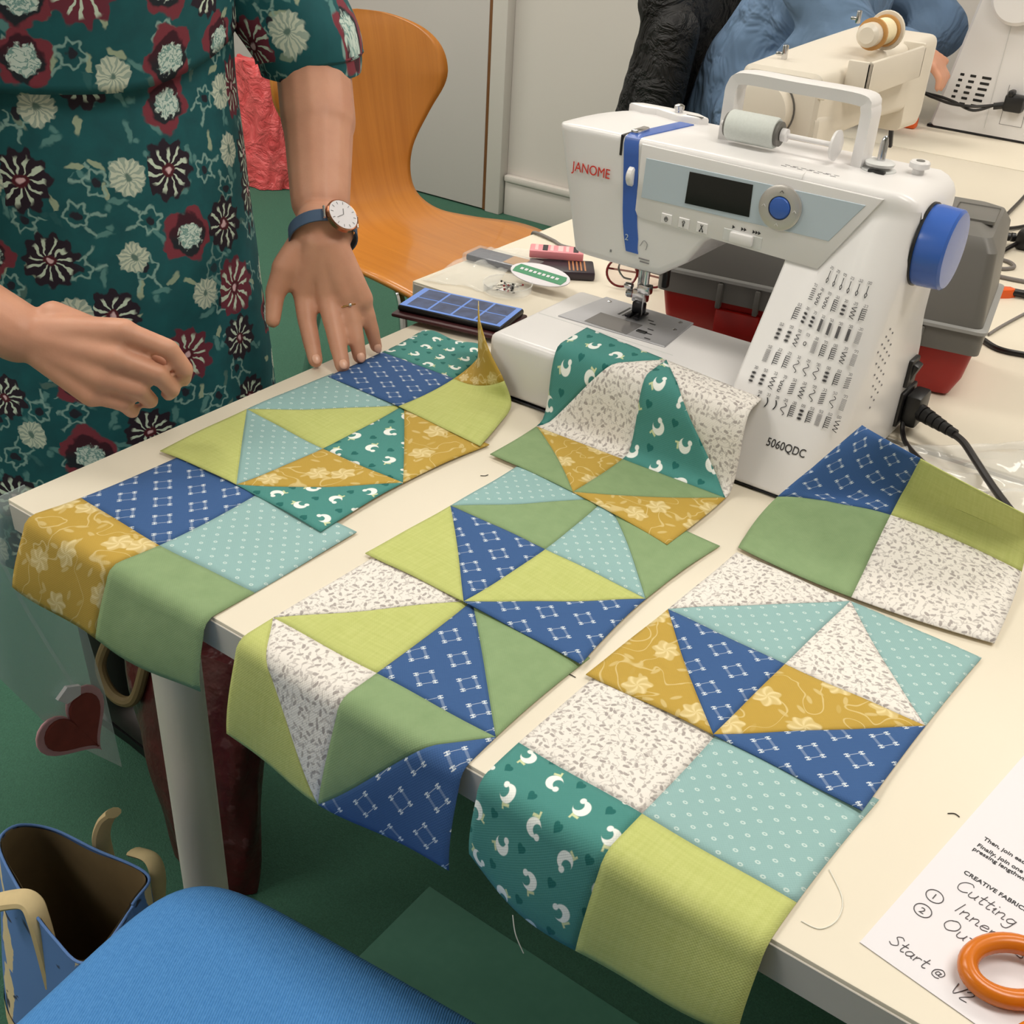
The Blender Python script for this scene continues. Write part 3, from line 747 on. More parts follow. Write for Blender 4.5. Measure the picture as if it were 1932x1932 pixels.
# slanted stitch chart on the pillar
SU = Vector((0, .452, 1)).normalized(); SN = Vector((0, -1, .452)).normalized()
def pil(x, z, off=.0012): return Vector((x, fy(z, x), z)) + SN * off
def strokes(lines, wd):
    V, F = [], []
    for a, b in lines:
        a, b = Vector(a), Vector(b); d = (b - a)
        if d.length < 1e-6: continue
        s = d.cross(SN).normalized() * wd / 2; n = len(V); V += [a - s, a + s, b + s, b - s]; F.append([n, n + 1, n + 2, n + 3])
    return V, F
rg = random.Random(3)
ROWS = [(.2165, .5560, .6030, 6), (.1955, .5440, .6070, 7), (.1745, .5350, .6100, 8), (.1540, .5250, .6130, 9), (.1325, .5225, .6150, 9), (.1120, .5170, .6180, 10), (.0920, .5310, .6190, 10)]
for ri, (zr, xa, xb, n) in enumerate(ROWS):
    dark, grey = [], []
    for i in range(n):
        cx = xa + (xb - xa) * i / (n - 1); k = rg.randrange(7); L = .0125; bw = .0026
        def q(dx, ds): return pil(cx + dx, zr + ds * SU.z)
        for dx in (-.0011, .0011):
            grey += [(q(dx - .0006, .0012), q(dx + .0006, .0012)), (q(dx - .0006, -.0012), q(dx + .0006, -.0012)), (q(dx + .0007, .0012), q(dx + .0007, -.0012)), (q(dx - .0007, .0012 * rg.choice((0, 1))), q(dx - .0007, -.0012 * rg.choice((0, 1))))]
        y0 = -.0032; m = 6
        if ri == 0: dark += [(q(0, y0), q(0, y0 - L * .55)), (q(0, y0 - L * .55), q(-.0013, y0 - L * .75)), (q(-.0013, y0 - L * .75), q(0, y0 - L)), (q(0, y0 - L), q(.0013, y0 - L * .75)), (q(.0013, y0 - L * .75), q(0, y0 - L * .55))]
        elif ri == 2 and 3 <= i <= 6:
            for j in range(14): dark.append((q(-.0016, y0 - L * j / 14), q(.0016, y0 - L * (j + .3) / 14)))
        elif ri == 3 and i == 3: 
            for j in range(8): dark.append((q(.0016 * math.cos(j * .785), y0 - .006 + .002 * math.sin(j * .785)), q(.0016 * math.cos((j + 1) * .785), y0 - .006 + .002 * math.sin((j + 1) * .785))))
        elif ri == 6 and i < 3:
            for j in range(8): 
                a0, a1 = math.pi * j / 8, math.pi * (j + 1) / 8; sg = -1 if i == 0 else 1
                for w_ in (0, .0005): dark.append((q(sg * (.0018 * math.sin(a0) - w_), y0 - L * .8 * j / 8), q(sg * (.0018 * math.sin(a1) - w_), y0 - L * .8 * (j + 1) / 8)))
        elif k == 0:
            for j in range(m): dark.append((q(bw * (-1) ** j, y0 - L * j / m), q(bw * (-1) ** (j + 1), y0 - L * (j + 1) / m)))
        elif k == 1:
            for j in range(m): dark.append((q(-bw, y0 - L * (j + .6) / m), q(bw, y0 - L * j / m)))
        elif k == 2:
            dark.append((q(-bw, y0), q(-bw, y0 - L)))
            for j in range(m): dark.append((q(-bw, y0 - L * j / m), q(bw, y0 - L * j / m)))
        elif k == 3:
            for j in range(m): dark += [(q(-bw * (j % 2), y0 - L * j / m), q(-bw * (j % 2), y0 - L * (j + 1) / m)), (q(-bw, y0 - L * (j + 1) / m), q(0, y0 - L * (j + 1) / m))]
        elif k == 4:
            for j in range(3):
                c = y0 - L * (j + .5) / 3
                for t in range(4): dark.append((q(-bw * math.cos(t * .785), c - .0016 * math.sin(t * .785)), q(bw * math.cos(t * .785), c + .0016 * math.sin(t * .785))))
        elif k == 5:
            for j in range(12): grey.append((q(-bw, y0 - L * j / 12), q(bw, y0 - L * j / 12)))
        else:
            for j in range(10): a0, a1 = j * .9, (j + 1) * .9; dark.append((q(bw * math.sin(a0), y0 - L * j / 10), q(bw * math.sin(a1), y0 - L * (j + 1) / 10)))
    V, F = strokes(dark, .00075); V2, F2 = strokes(grey, .00055)
    link('stitch_chart_row', mesh(*merge((V, F), (V2, F2)), [M['ink'], M['gink']], None, [0] * len(F) + [1] * len(F2)), sm, False)
text('model_lettering', '5060QDC', .0125, pil(.5555, .046), (1, 0, 0), SU, M['ink'], sm, sx=.82)
# vents on the rounded right corner, switch, socket
for i in range(6):
    for j in range(5 - abs(i - 2) // 2):
        c = Vector((.6272, .600 + .008 * j + .004 * i, .150 - .014 * i + .006 * j))
        obj('vent_hole', merge(lathe([(.0012, 0), (.0012, .0008)], c, (1, 0, 0), 8)), M['gink'], sm)
sw = obj('power_switch', rbox((.6255, .735, .062), (.632, .762, .096), .002), M['black'], sm)
obj('rocker', xf(rbox((-.004, -.009, -.012), (.004, .009, .012), .002), Matrix.Translation((.631, .748, .079)) @ Matrix.Rotation(.35, 4, 'Y')), M['black'], sw)
obj('socket', rbox((.6255, .735, .012), (.631, .785, .055), .002), M['black'], sm)
# handwheel
WC = Vector((.630, .672, .246))
hw = obj('handwheel', lathe([(.030, -.006), (.0405, -.002), (.0415, .004), (.0405, .026), (.038, .0285), (.030, .0290), (.001, .0292)], WC, (1, 0, 0), 48), M['blue_pl'], sm, 30)
obj('wheel_gap_ring', lathe([(.034, -.004), (.0425, -.004), (.0425, -.001), (.034, -.001)], WC, (1, 0, 0), 40), M['black'], hw)
# carry handle
HY = .712
hp = cr([(.3765, HY, .298), (.3765, HY, .340), (.378, HY, .358), (.390, HY, .3665), (.45, HY, .3665), (.52, HY, .366), (.5295, HY, .358), (.531, HY, .340), (.531, HY, .298)], 6)
V, F = [], []
for i, p in enumerate(hp):
    d = (hp[min(i + 1, len(hp) - 1)] - hp[max(i - 1, 0)]).normalized(); nrm = Vector((d.z, 0, -d.x))
    for a, b in ((-.006, -.013), (.006, -.015), (.0075, 0), (.006, .015), (-.006, .013), (-.007, 0)): V.append(p - nrm * a + Vector((0, b, 0)))
for i in range(len(hp) - 1):
    for k in range(6): F.append([i * 6 + k, i * 6 + (k + 1) % 6, i * 6 + 6 + (k + 1) % 6, i * 6 + 6 + k])
F += [[5, 4, 3, 2, 1, 0], [len(V) - 6 + k for k in range(6)]]
fixn(obj('carry_handle', (V, F), M['mwhite'], sm, 40))
# spool pin, spool, cap on the machine
pin = obj('spool_pin', merge(cyl((.376, .690, .3195), (.512, .690, .3195), .0028, 12), lathe([(.007, 0), (.007, .006), (.004, .007)], (.448, .690, .3195), (1, 0, 0), 16)), M['mwhite'], sm)
obj('spool_cap', lathe([(.006, -.003), (.015, 0), (.016, .003), (.010, .006)], (.507, .690, .3195), (1, 0, 0), 24), M['mwhite'], pin)
# thread guide and bobbin winder on top
tg = obj('top_thread_guide', merge(prism([(.222, .752), (.245, .744), (.262, .748), (.296, .736), (.322, .742), (.330, .752), (.312, .764), (.27, .766), (.235, .764)], lambda u, v, d: (u, v, d), AZ - .004, AZ + .008, .003, 2)), M['mwhite'], sm, 30)
obj('guide_stud', lathe([(.005, 0), (.005, .004), (.006, .005), (.006, .009), (.003, .0105)], (.292, .748, AZ + .007), n=16), M['chrome'], tg)
obj('guide_slot', rbox((.304, .7440, AZ + .0075), (.326, .7465, AZ + .0085), .0003, 1), M['tool_grey'], tg)
bw = obj('bobbin_winder', lathe([(.018, 0), (.018, .002), (.006, .003), (.006, .005), (.0145, .006), (.0155, .009), (.012, .011), (.005, .011)], (.554, .706, AZ - .001), n=28), M['mgrey'], sm)
obj('winder_spindle', lathe([(.0042, 0), (.0042, .018), (.003, .024), (.0015, .026)], (.554, .706, AZ + .009), n=14), M['chrome'], bw)
obj('bobbin_cutter', rbox((.548, .688, AZ), (.566, .694, AZ + .003), .001), M['black'], bw)
ws = obj('winder_stop', merge(lathe([(.006, 0), (.006, .006), (.0105, .008), (.0105, .013), (.009, .0145)], (.590, .722, AZ - .001), n=24)), M['mwhite'], sm)
obj('stop_screw', lathe([(.0045, 0), (.0045, .0008)], (.590, .722, AZ + .0133), n=16), M['tool_grey'], ws)
for i in range(7):
    tx = .472 + .009 * i
    obj('printed_diagram', merge(rbox((tx, .642 + .003 * (i % 2), AZ - .0004), (tx + .006, .6432 + .003 * (i % 2), AZ + .0003), 0), rbox((tx + .002, .648, AZ - .0004), (tx + .0075, .6491, AZ + .0003), 0)), M['gink'], sm)
# thread spool sits on the pin
sp = thing('thread_spool', 'fat spool of pale grey thread under the carry handle', 'thread spool', (.416, .690, .3035))
obj('thread', lathe([(.0150, .386), (.0163, .388), (.0163, .440), (.0150, .4425)], (0, .690, .3195), (1, 0, 0), 32), M['spool'], sp)
obj('core', merge(lathe([(.013, .383), (.013, .4465), (.0128, .4467)], (0, .690, .3195), (1, 0, 0), 24)), M['tool_grey'], sp)
# ------------------------------------------------------------------ standing person
per = thing('person', 'person in a teal flowered dress leaning a hand on the table', 'person', (-.34, .37, -T))
limbs = []
def chain(pts, rs):
    for i in range(len(pts) - 1): limbs.append(capsule(pts[i], rs[i], pts[i + 1], rs[i + 1]))
LW = Vector((-.040, .486, .148))                                    # left wrist
# left arm
chain([(-.31, .535, .58), (-.165, .605, .318), (-.12, .566, .255), (-.066, .510, .175), LW], [.052, .050, .0475, .037, .027])
chain([LW + Vector((-.010, -.012, 0)), LW + Vector((.012, .010, 0))], [.023, .023])
# left hand: index, middle, ring, little
LF = [([(-.045, .455, .078), (-.026, .439, .048), (-.008, .428, .025), (.004, .421, .010)], [.0125, .0098, .0088, .0076]),
      ([(-.019, .468, .080), (.006, .452, .050), (.026, .440, .026), (.039, .432, .010)], [.0125, .0100, .0090, .0078]),
      ([(.002, .480, .078), (.019, .473, .050), (.031, .467, .027), (.038, .464, .011)], [.0115, .0094, .0084, .0072]),
      ([(.014, .494, .072), (.024, .496, .050), (.031, .497, .029), (.035, .498, .013)], [.0105, .0084, .0074, .0064])]
for P, R_ in LF:
    chain(P, [r * 1.26 for r in R_]); dn = Vector((.008, -.008, .003)); limbs.append(capsule(LW + dn * .8 - (Vector(P[0]) - LW) * .15, .0250, Vector(P[0]) + dn * .15, .0160)); limbs.append(capsule(LW + dn + (Vector(P[0]) - LW) * .25, .0235, Vector(P[0]) + dn * .3, .0155))
chain([LW + Vector((-.014, -.012, -.010)), (-.062, .442, .106), (-.065, .425, .078), (-.054, .408, .050)], [.022, .018, .0130, .0096])
# right arm and hand
RW = Vector((-.071, .085, .128))
chain([(-.38, .19, .55), (-.275, .02, .262), (-.21, .035, .215), (-.125, .065, .152), RW], [.052, .050, .047, .036, .031])
RF = [([(.026, .139, .140), (.0575, .167, .122), (.064, .178, .098), (.050, .186, .080)], [.0125, .0102, .0092, .008]),
      ([(.027, .124, .118), (.056, .150, .101), (.055, .166, .077), (.038, .174, .064)], [.0125, .0102, .0092, .008]),
      ([(.019, .113, .097), (.043, .136, .084), (.036, .152, .063), (.020, .160, .054)], [.0118, .0098, .0088, .0076]),
      ([(.007, .106, .078), (.027, .126, .067), (.020, .140, .050), (.006, .148, .044)], [.0110, .0090, .0080, .007])]
for P, R_ in RF:
    chain(P, R_); limbs.append(capsule(RW + (Vector(P[0]) - RW) * .2, .020, P[0], .0140))
limbs.append(capsule(RW, .024, (.0, .118, .118), .020))
chain([RW + Vector((.02, .03, .012)), (-.012, .150, .118), (.022, .178, .098), (.044, .192, .082)], [.018, .015, .0115, .0088])
# trunk, neck, head, legs
chain([(-.34, .37, .0), (-.34, .37, .18), (-.335, .365, .40), (-.32, .36, .54)], [.125, .115, .112, .10])
chain([(-.34, .30, -.02), (-.34, .45, -.02)], [.11, .11])
chain([(-.31, .535, .57), (-.38, .19, .545)], [.055, .055])
chain([(-.32, .36, .58), (-.30, .355, .68)], [.055, .052])
limbs.append(ball((-.285, .35, .790), .075, 20, 14, (1.12, .95, 1.42))); limbs.append(ball((-.262, .345, .725), .055, 16, 10, (1.0, .9, .9)))
limbs.append(capsule((-.196, .328, .79), .010, (-.186, .325, .765), .013))                    # nose
limbs.append(ball((-.205, .33, .728), .014, 12, 8, (.8, 1.6, .6)))                            # mouth
for s_ in (-1, 1): limbs.append(ball((-.29, .35 + s_ * .075, .785), .02, 12, 8, (.7, .4, 1.5)))
for y in (.32, .47):
    chain([(-.36, y, -.05), (-.36, y, -.36), (-.37, y, -.62)], [.085, .062, .042])
organic('body', limbs, .0032, 5, M['skin'], per)
for y in (.32, .47):
    b = organic('boot', [capsule((-.36, y, -.40), .064, (-.37, y, -.64), .050), capsule((-.37, y, -.66), .050, (-.37, y, -.69), .038), capsule((-.37, y, -.69), .040, (-.24, y - .01, -.697), .033)], .008, 4, M['boot'], per)
    obj('sole', prism([(-.415, y - .035), (-.325, y - .036), (-.245, y - .042), (-.200, y - .01), (-.245, y + .032), (-.325, y + .034), (-.415, y + .035)], lambda u, v, d: (u, v, d), -T, -T + .018), M['black'], b)
organic('hair', [ball((-.30, .352, .815), .083, 18, 12, (1.05, 1.05, 1.2)), capsule((-.345, .36, .80), .075, (-.36, .36, .66), .06)], .008, 4, M['hair'], per)
for s_ in (-1, 1):
    ey = obj('eye', ball((-.2185, .336 + s_ * .030, .800), .0125, 14, 10), M['paper'], per)
    obj('iris', ball((-.2090, .333 + s_ * .030, .799), .0052, 12, 8, (.7, 1, 1)), plain('brown_iris', (60, 40, 28), .2), ey)
    obj('eyebrow', tube(cr([(-.213, .334 + s_ * .046, .826), (-.204, .333 + s_ * .030, .832), (-.203, .333 + s_ * .014, .827)], 5), .003, 6), M['hair'], per)
obj('lips', ball((-.1955, .330, .728), .012, 14, 8, (.5, 1.9, .55)), plain('lip_tone', (176, 96, 90), .45, .05, 60), per)
# nails of the resting hand
for P, R_ in LF:
    t, d0 = Vector(P[3]), (Vector(P[3]) - Vector(P[2])).normalized(); up = Vector((.62, -.45, .64)); up = (up - d0 * up.dot(d0)).normalized(); sd = d0.cross(up)
    V, F = ball((0, 0, 0), 1, 14, 8); M4 = Matrix(((sd.x, d0.x, up.x, 0), (sd.y, d0.y, up.y, 0), (sd.z, d0.z, up.z, 0), (0, 0, 0, 1)))
    V = [M4 @ Vector((v.x * .0052, v.y * .0068, v.z * .0022)) + t + up * (R_[3] * 1.26 - .0016) + d0 * .0010 for v in V]
    obj('fingernail', (V, F), M['nail'], per)
# dress
PH = -.26
def dsec(z, cx, cy, a, b, n=96, fold=0, ph=0):
    out = []
    for k in range(n):
        t = 2 * math.pi * k / n; f = 1 + fold * (math.sin(9 * t + ph) * .6 + math.sin(17 * t + 1.3 + ph * 2) * .4)
        x, y = a * f * math.cos(t), b * f * math.sin(t)
        out.append(Vector((cx + x * math.cos(PH) - y * math.sin(PH), cy + x * math.sin(PH) + y * math.cos(PH), z)))
    return out
def cloth(name, secs, mat, parent, vs, scale=.21, close=True, thick=.003):
    n = len(secs[0]); V, UV, F = [], [], []
    for s, v in zip(secs, vs):
        for k in range(n + 1): V.append(Vector(s[(k + n // 2) % n])); UV.append((k / n * 2 * math.pi * scale + 3, v + 3))
    for i in range(len(secs) - 1):
        for k in range(n): a, b = i * (n + 1), (i + 1) * (n + 1); F.append([a + k, a + k + 1, b + k + 1, b + k])
    o = link(name, mesh(V, F, mat, UV), parent)
    m = o.modifiers.new('t', 'SOLIDIFY'); m.thickness = thick; m.offset = -1
    return o
def ip(rows, z):
    for a, b in zip(rows, rows[1:]):
        if a[0] <= z <= b[0]:
            t = (z - a[0]) / (b[0] - a[0]); t = t * t * (3 - 2 * t) * .5 + t * .5; return [a[i] + (b[i] - a[i]) * t for i in range(1, 5)]
    return rows[-1][1:] if z > rows[-1][0] else rows[0][1:]
SK = [(-.30, -.335, .375, .185, .235), (-.1, -.335, .372, .175, .222), (.05, -.335, .370, .166, .214), (.18, -.337, .368, .158, .210), (.30, -.337, .366, .150, .206), (.40, -.33, .364, .150, .205)]
zs = [-.30 + i * .014 for i in range(51)]
dress = cloth('dress_skirt', [dsec(z, *ip(SK, z), fold=.018 * max(0, min(1, (.25 - z) / .5)) + .004, ph=z * 1.5) for z in zs], M['dress'], per, zs)
BO = [(.24, -.337, .364, .162, .214), (.33, -.335, .363, .164, .214), (.45, -.325, .360, .174, .208), (.55, -.325, .360, .140, .200), (.60, -.32, .36, .09, .17), (.625, -.318, .36, .065, .10)]
sec = []; vz = []
for i in range(30):
    t = i / 29; ring = []; base = dsec(0, *ip(BO, .33 + .295 * t), fold=.006, ph=2 + t)
    for k, p in enumerate(base):
        th = 2 * math.pi * k / 96; rim = .322 + .055 * max(0, math.sin(th)) ** 1.5 - .012 * math.cos(th - .3) ; ring.append(Vector((p.x, p.y, rim + (.625 - rim) * t)))
    sec.append(ring); vz.append(.33 + .295 * t)
cloth('dress_bodice', sec, M['dress'], per, [v + .37 for v in vz])
def sleeve(path, r0, r1):
    pts = cr(path, 8); secs, vs, L = [], [], 0; pv = None
    for i, p in enumerate(pts):
        d = (pts[min(i + 1, len(pts) - 1)] - pts[max(i - 1, 0)]).normalized()
        if pv is None: x, y = frame(d)
        else: x = (pv - d * pv.dot(d)).normalized(); y = d.cross(x)
        pv = x; t = i / (len(pts) - 1); r = r0 + (r1 - r0) * t
        secs.append([p + (x * math.cos(2 * math.pi * k / 48) + y * math.sin(2 * math.pi * k / 48)) * r * (1 + .02 * math.sin(5 * 2 * math.pi * k / 48 + 6 * t)) for k in range(48)])
        vs.append(L); L += (pts[min(i + 1, len(pts) - 1)] - p).length
    return cloth('dress_sleeve', secs, M['dress'], per, vs, .07)
sleeve([(-.32, .50, .59), (-.275, .555, .50), (-.215, .588, .40), (-.176, .603, .34), (-.170, .606, .316), (-.169, .607, .300)], .078, .064)
sleeve([(-.37, .22, .56), (-.345, .13, .46), (-.305, .06, .35), (-.278, .025, .285)], .078, .064)
# wristwatch and ring
wd = (LW - Vector((-.066, .510, .175))).normalized(); WP = LW + wd * .006
cn = Vector((.60, -.42, .40)) + Vector((.30, .22, .02)); cn = (cn - wd * cn.dot(wd)).normalized(); ct = wd.cross(cn)
band = [WP + cn * (.0415 * math.cos(a)) + ct * (.0400 * math.sin(a)) for a in [2 * math.pi * k / 40 for k in range(40)]]
V, F = [], []
for p in band:
    o_ = (p - WP).normalized()
    for dw, do in ((-.008, 0), (.008, 0), (.008, .0018), (-.008, .0018)): V.append(p + wd * dw + o_ * do)
for i in range(40):
    for k in range(4): a, b = i * 4, ((i + 1) % 40) * 4; F.append([a + k, a + (k + 1) % 4, b + (k + 1) % 4, b + k])
wt = fixn(obj('wristwatch', (V, F), plain('slate_blue_strap', (66, 88, 116), .7, .1, 90), per, 40))
WD = WP + cn * .0425
obj('watch_case', lathe([(.0195, -.002), (.0212, 0), (.0212, .005), (.0200, .0062), (.0192, .0058)], WD, cn, 40), plain('rose_gold', (190, 130, 100), .25, .03, 40, Metallic=1.0), wt)
obj('watch_dial', lathe([(.0001, .0054), (.0194, .0056), (.0192, .0062), (.0001, .0062)], WD, cn, 40), M['paper'], wt)
hx = (ct * .8 + wd * .6).normalized()
obj('watch_hand', merge(tube([WD + cn * .0065, WD + cn * .0065 + hx * .011], .0004, 6), tube([WD + cn * .0065, WD + cn * .0065 - wd * .008], .0005, 6)), M['gink'], wt)
for k in range(12):
    a = math.pi / 6 * k; q = ct * math.cos(a) + wd * math.sin(a); obj('hour_mark', tube([WD + cn * .0064 + q * .0140, WD + cn * .0064 + q * .0172], .0004, 5), M['gink'], wt)
for s_ in (-1, 1): obj('strap_lug', tube([WD + ct * (.0228 * s_) - wd * .008, WD + ct * (.0228 * s_) + wd * .008], .0016, 8), M['chrome'], wt)
a, b = Vector(LF[2][0][0]), Vector(LF[2][0][1]); q = a.lerp(b, .45); d0 = (b - a).normalized(); x, y = frame(d0)
rg_ = obj('finger_ring', tube([q + (x * math.cos(t) + y * math.sin(t)) * .0136 for t in [2 * math.pi * k / 24 for k in range(24)]], .0009, 8, True), plain('gold_ring', (214, 170, 110), .2, 0, 4, Metallic=1.0), per)
obj('stone', ball(q + Vector((.62, -.5, .5))  .normalized() * .0142, .0024, 10, 6), M['chrome'], rg_)

# ------------------------------------------------------------------ seated person, jacket and chair behind the far machine
sp2 = thing('person', 'seated person in a slate blue sweatshirt behind the cream sewing machine', 'person', (-.38, 2.42, -T))
limbs = []
chain([(-.36, 2.32, -.20), (.05, 2.34, -.19), (.08, 2.34, -.62)], [.095, .075, .05]); chain([(-.36, 2.56, -.20), (.05, 2.54, -.19), (.08, 2.54, -.62)], [.095, .075, .05])
chain([(.07, 2.34, -.69), (.19, 2.34, -.695)], [.038, .033]); chain([(.07, 2.54, -.69), (.19, 2.54, -.695)], [.038, .033])
chain([(-.40, 2.44, -.18), (-.34, 2.44, .05), (-.22, 2.44, .28)], [.14, .14, .14]); chain([(-.19, 2.25, .34), (-.19, 2.63, .34)], [.07, .07])
chain([(-.15, 2.44, .40), (-.10, 2.44, .48)], [.058, .055]); limbs.append(ball((-.04, 2.44, .59), .078, 18, 12, (1.1, .95, 1.4))); limbs.append(capsule((.045, 2.44, .58), .01, (.058, 2.44, .555), .014))
limbs.append(ball((-.0, 2.44, .53), .05, 14, 8)); limbs.append(ball((.045, 2.44, .525), .014, 10, 6, (.7, 1.6, .6)))
for s_ in (-1, 1): limbs.append(ball((-.05, 2.44 + s_ * .076, .585), .02, 10, 6, (.7, .4, 1.5)))
chain([(-.19, 2.25, .34), (-.03, 2.20, .18), (.085, 2.30, .19)], [.05, .042, .028]); chain([(-.19, 2.63, .34), (.015, 2.66, .19), (-.03, 2.44, .12)], [.05, .042, .028])
for wr, sg in ((Vector((.085, 2.30, .19)), 1), (Vector((-.03, 2.44, .12)), -1)):
    for i in range(4):
        m0 = wr + Vector((.048, (-.03 + .018 * i) + .01, -.025)); chain([wr, m0], [.02, .012]); chain([m0, m0 + Vector((.022, .0, -.022)), m0 + Vector((.026 - .004 * abs(i - 1), 0, -.045))], [.010, .009, .0075])
    chain([wr + Vector((.02, .02 * sg, 0)), wr + Vector((.055, .052 * sg, -.02))], [.013, .009])
organic('body', limbs, .006, 4, M['skin'], sp2)
organic('sweatshirt', [capsule((-.40, 2.44, -.17), .178, (-.34, 2.44, .05), .172), capsule((-.34, 2.44, .05), .172, (-.21, 2.44, .28), .165), capsule((-.18, 2.25, .335), .09, (-.18, 2.63, .335), .09),
    capsule((-.18, 2.24, .335), .092, (-.03, 2.19, .185), .076), capsule((-.03, 2.19, .185), .076, (.06, 2.28, .19), .052), capsule((-.18, 2.64, .335), .092, (.015, 2.665, .195), .074), capsule((.015, 2.665, .195), .074, (-.045, 2.50, .125), .054),
    capsule((-.30, 2.30, -.02), .10, (-.12, 2.24, .12), .08), capsule((-.28, 2.27, .0), .06, (-.10, 2.20, .20), .07)], .012, 5, M['denim'], sp2)
organic('trousers', [capsule((-.38, 2.32, -.19), .12, (.05, 2.34, -.185), .092), capsule((.05, 2.34, -.185), .092, (.075, 2.34, -.62), .07), capsule((-.38, 2.56, -.19), .12, (.05, 2.54, -.185), .092), capsule((.05, 2.54, -.185), .092, (.075, 2.54, -.62), .07), capsule((-.40, 2.3, -.19), .11, (-.40, 2.58, -.19), .11)], .014, 4, M['trouser'], sp2)
organic('shoe', [capsule((.06, 2.34, -.692), .036, (.19, 2.34, -.695), .034)], .008, 3, M['boot'], sp2); organic('shoe', [capsule((.06, 2.54, -.692), .036, (.19, 2.54, -.695), .034)], .008, 3, M['boot'], sp2)
for s_ in (-1, 1):
    ey = obj('eye', ball((.028, 2.44 + s_ * .030, .598), .0125, 12, 8), M['paper'], sp2)
    obj('iris', ball((.0385, 2.44 + s_ * .030, .597), .005, 10, 6, (.7, 1, 1)), plain('dark_iris', (50, 40, 34), .2), ey)
organic('hair', [ball((-.055, 2.44, .62), .088, 16, 10, (1.05, 1.0, 1.2))], .010, 4, M['hair'], sp2)

ch3 = thing('chair', 'metal framed chair hidden beneath a black jacket', 'chair', (-.45, 2.44, -T))
obj('seat', rbox((-.58, 2.22, -.345), (-.18, 2.66, -.315), .012, 3), M['tool_grey'], ch3)
obj('backrest', rbox((-.60, 2.25, -.12), (-.58, 2.63, .14), .008, 3), M['tool_grey'], ch3)
for x, y in ((-.60, 2.24), (-.60, 2.64), (-.20, 2.24), (-.20, 2.64)):
    obj('leg', cyl((x, y, -T), (x, y, -.34), .011), M['chrome'], ch3)
for y in (2.25, 2.63): obj('back_post', tube([(-.56, y, -.335), (-.585, y, -.25), (-.59, y, .0)], .010), M['chrome'], ch3)
jk = []
for i in range(13):
    z = .20 - .045 * i; jk.append(capsule((-.545 - .010 * i, 2.24, z), .058, (-.57 - .008 * i, 2.62, z), .062))
jk += [capsule((-.56, 2.24, .22), .065, (-.57, 2.62, .24), .075), capsule((-.50, 2.22, .16), .062, (-.54, 2.20, -.28), .056), capsule((-.54, 2.66, .16), .06, (-.58, 2.70, -.25), .055)]
tag(organic('jacket', jk, .010, 8, M['jacket']), 'black padded jacket hung over a chair back behind the seated person', 'jacket')

# ------------------------------------------------------------------ bent plywood chair
wc = thing('chair', 'orange bent plywood chair with a waisted one-piece shell', 'chair', (-.75, 1.55, -T))
CP = [(.40, -.315, .215, 0), (.36, -.292, .238, 0), (.28, -.276, .262, 0), (.16, -.276, .262, 0), (.05, -.278, .215, 0), (-.03, -.268, .168, 0), (-.085, -.235, .138, 0), (-.115, -.185, .132, 0), (-.135, -.12, .150, 0), (-.155, -.04, .205, 0), (-.170, .03, .248, 0), (-.182, .10, .246, 0), (-.194, .15, .205, 0), (-.203, .182, .125, 0), (-.206, .195, .04, 0)]
ca, sa = math.cos(-.20), math.sin(-.20); OX, OY = -.85, 1.55
prof = cr([(p[0], p[1], p[2]) for p in CP], 6); V, UV, F = [], [], []; nU = 24; Lc = 0
for i, p in enumerate(prof):
    if i: Lc += (Vector(prof[i].xy) - Vector(prof[i - 1].xy)).length
    for k in range(nU + 1):
        s_ = (k / nU * 2 - 1) * max(.03, p.z); back = max(0, min(1, (p.y + .2) / .25))
        lx = p.x + .9 * back * s_ * s_ - (1 - back) * .0; lz = p.y + (1 - back) * .35 * s_ * s_ * max(0, min(1, (p.x + .1) / .1)) * .5
        V.append(Vector((OX + lx * ca - s_ * sa, OY + lx * sa + s_ * ca, lz))); UV.append((s_, Lc))
for i in range(len(prof) - 1):
    for k in range(nU): a, b = i * (nU + 1), (i + 1) * (nU + 1); F.append([a + k, a + k + 1, b + k + 1, b + k])
sh = link('shell', mesh(V, F, M['wood'], UV), wc); md = sh.modifiers.new('t', 'SOLIDIFY'); md.thickness = .011; md.offset = 0
def cw(lx, s_, z): return Vector((OX + lx * ca - s_ * sa, OY + lx * sa + s_ * ca, z))
for lx, s_ in ((.30, .2), (.30, -.2), (.0, .2), (.0, -.2)):
    obj('leg', tube(cr([cw(.15, s_ * .4, -.292), cw(.15 + (lx - .15) * .7, s_ * .95, -.30), cw(lx, s_ * 1.05, -.36), cw(lx + (.06 if lx > .1 else -.10), s_ * 1.18, -T + .005)], 8), .010, 10), M['chrome'], wc)

# red bag on the floor
rb = []
for i in range(18):
    t = i / 17; ring = []
    for j in range(48):
        a = 2 * math.pi * j / 48; cx, sy = math.cos(a), math.sin(a); f = 1 + .07 * math.sin(5 * a + 9 * t) + .05 * math.sin(11 * a - 13 * t) + .04 * math.sin(17 * a + 21 * t)
        w_, d_ = (.17 - .05 * t) * f, (.09 - .03 * t) * f; ring.append(Vector((-2.60 + .03 * t + w_ * cx, 2.70 + d_ * sy, -T + .003 + .47 * t + .012 * math.sin(7 * a) * t)))
    rb.append(ring)
def f_redbag():
    m = Mat('coral_plastic_bag', rough=.3); n = m.noise(14, 4, None, .6, 1.2); m.set(m.mix(n, lin(196, 40, 48), lin(240, 120, 120)), 'Base Color'); m.bump(n, .9, .02); return m.m
tag(fixn(obj('carrier_bag', loft(rb), f_redbag(), None, 80)), 'crumpled coral red plastic carrier bag on the carpet by the door', 'bag')

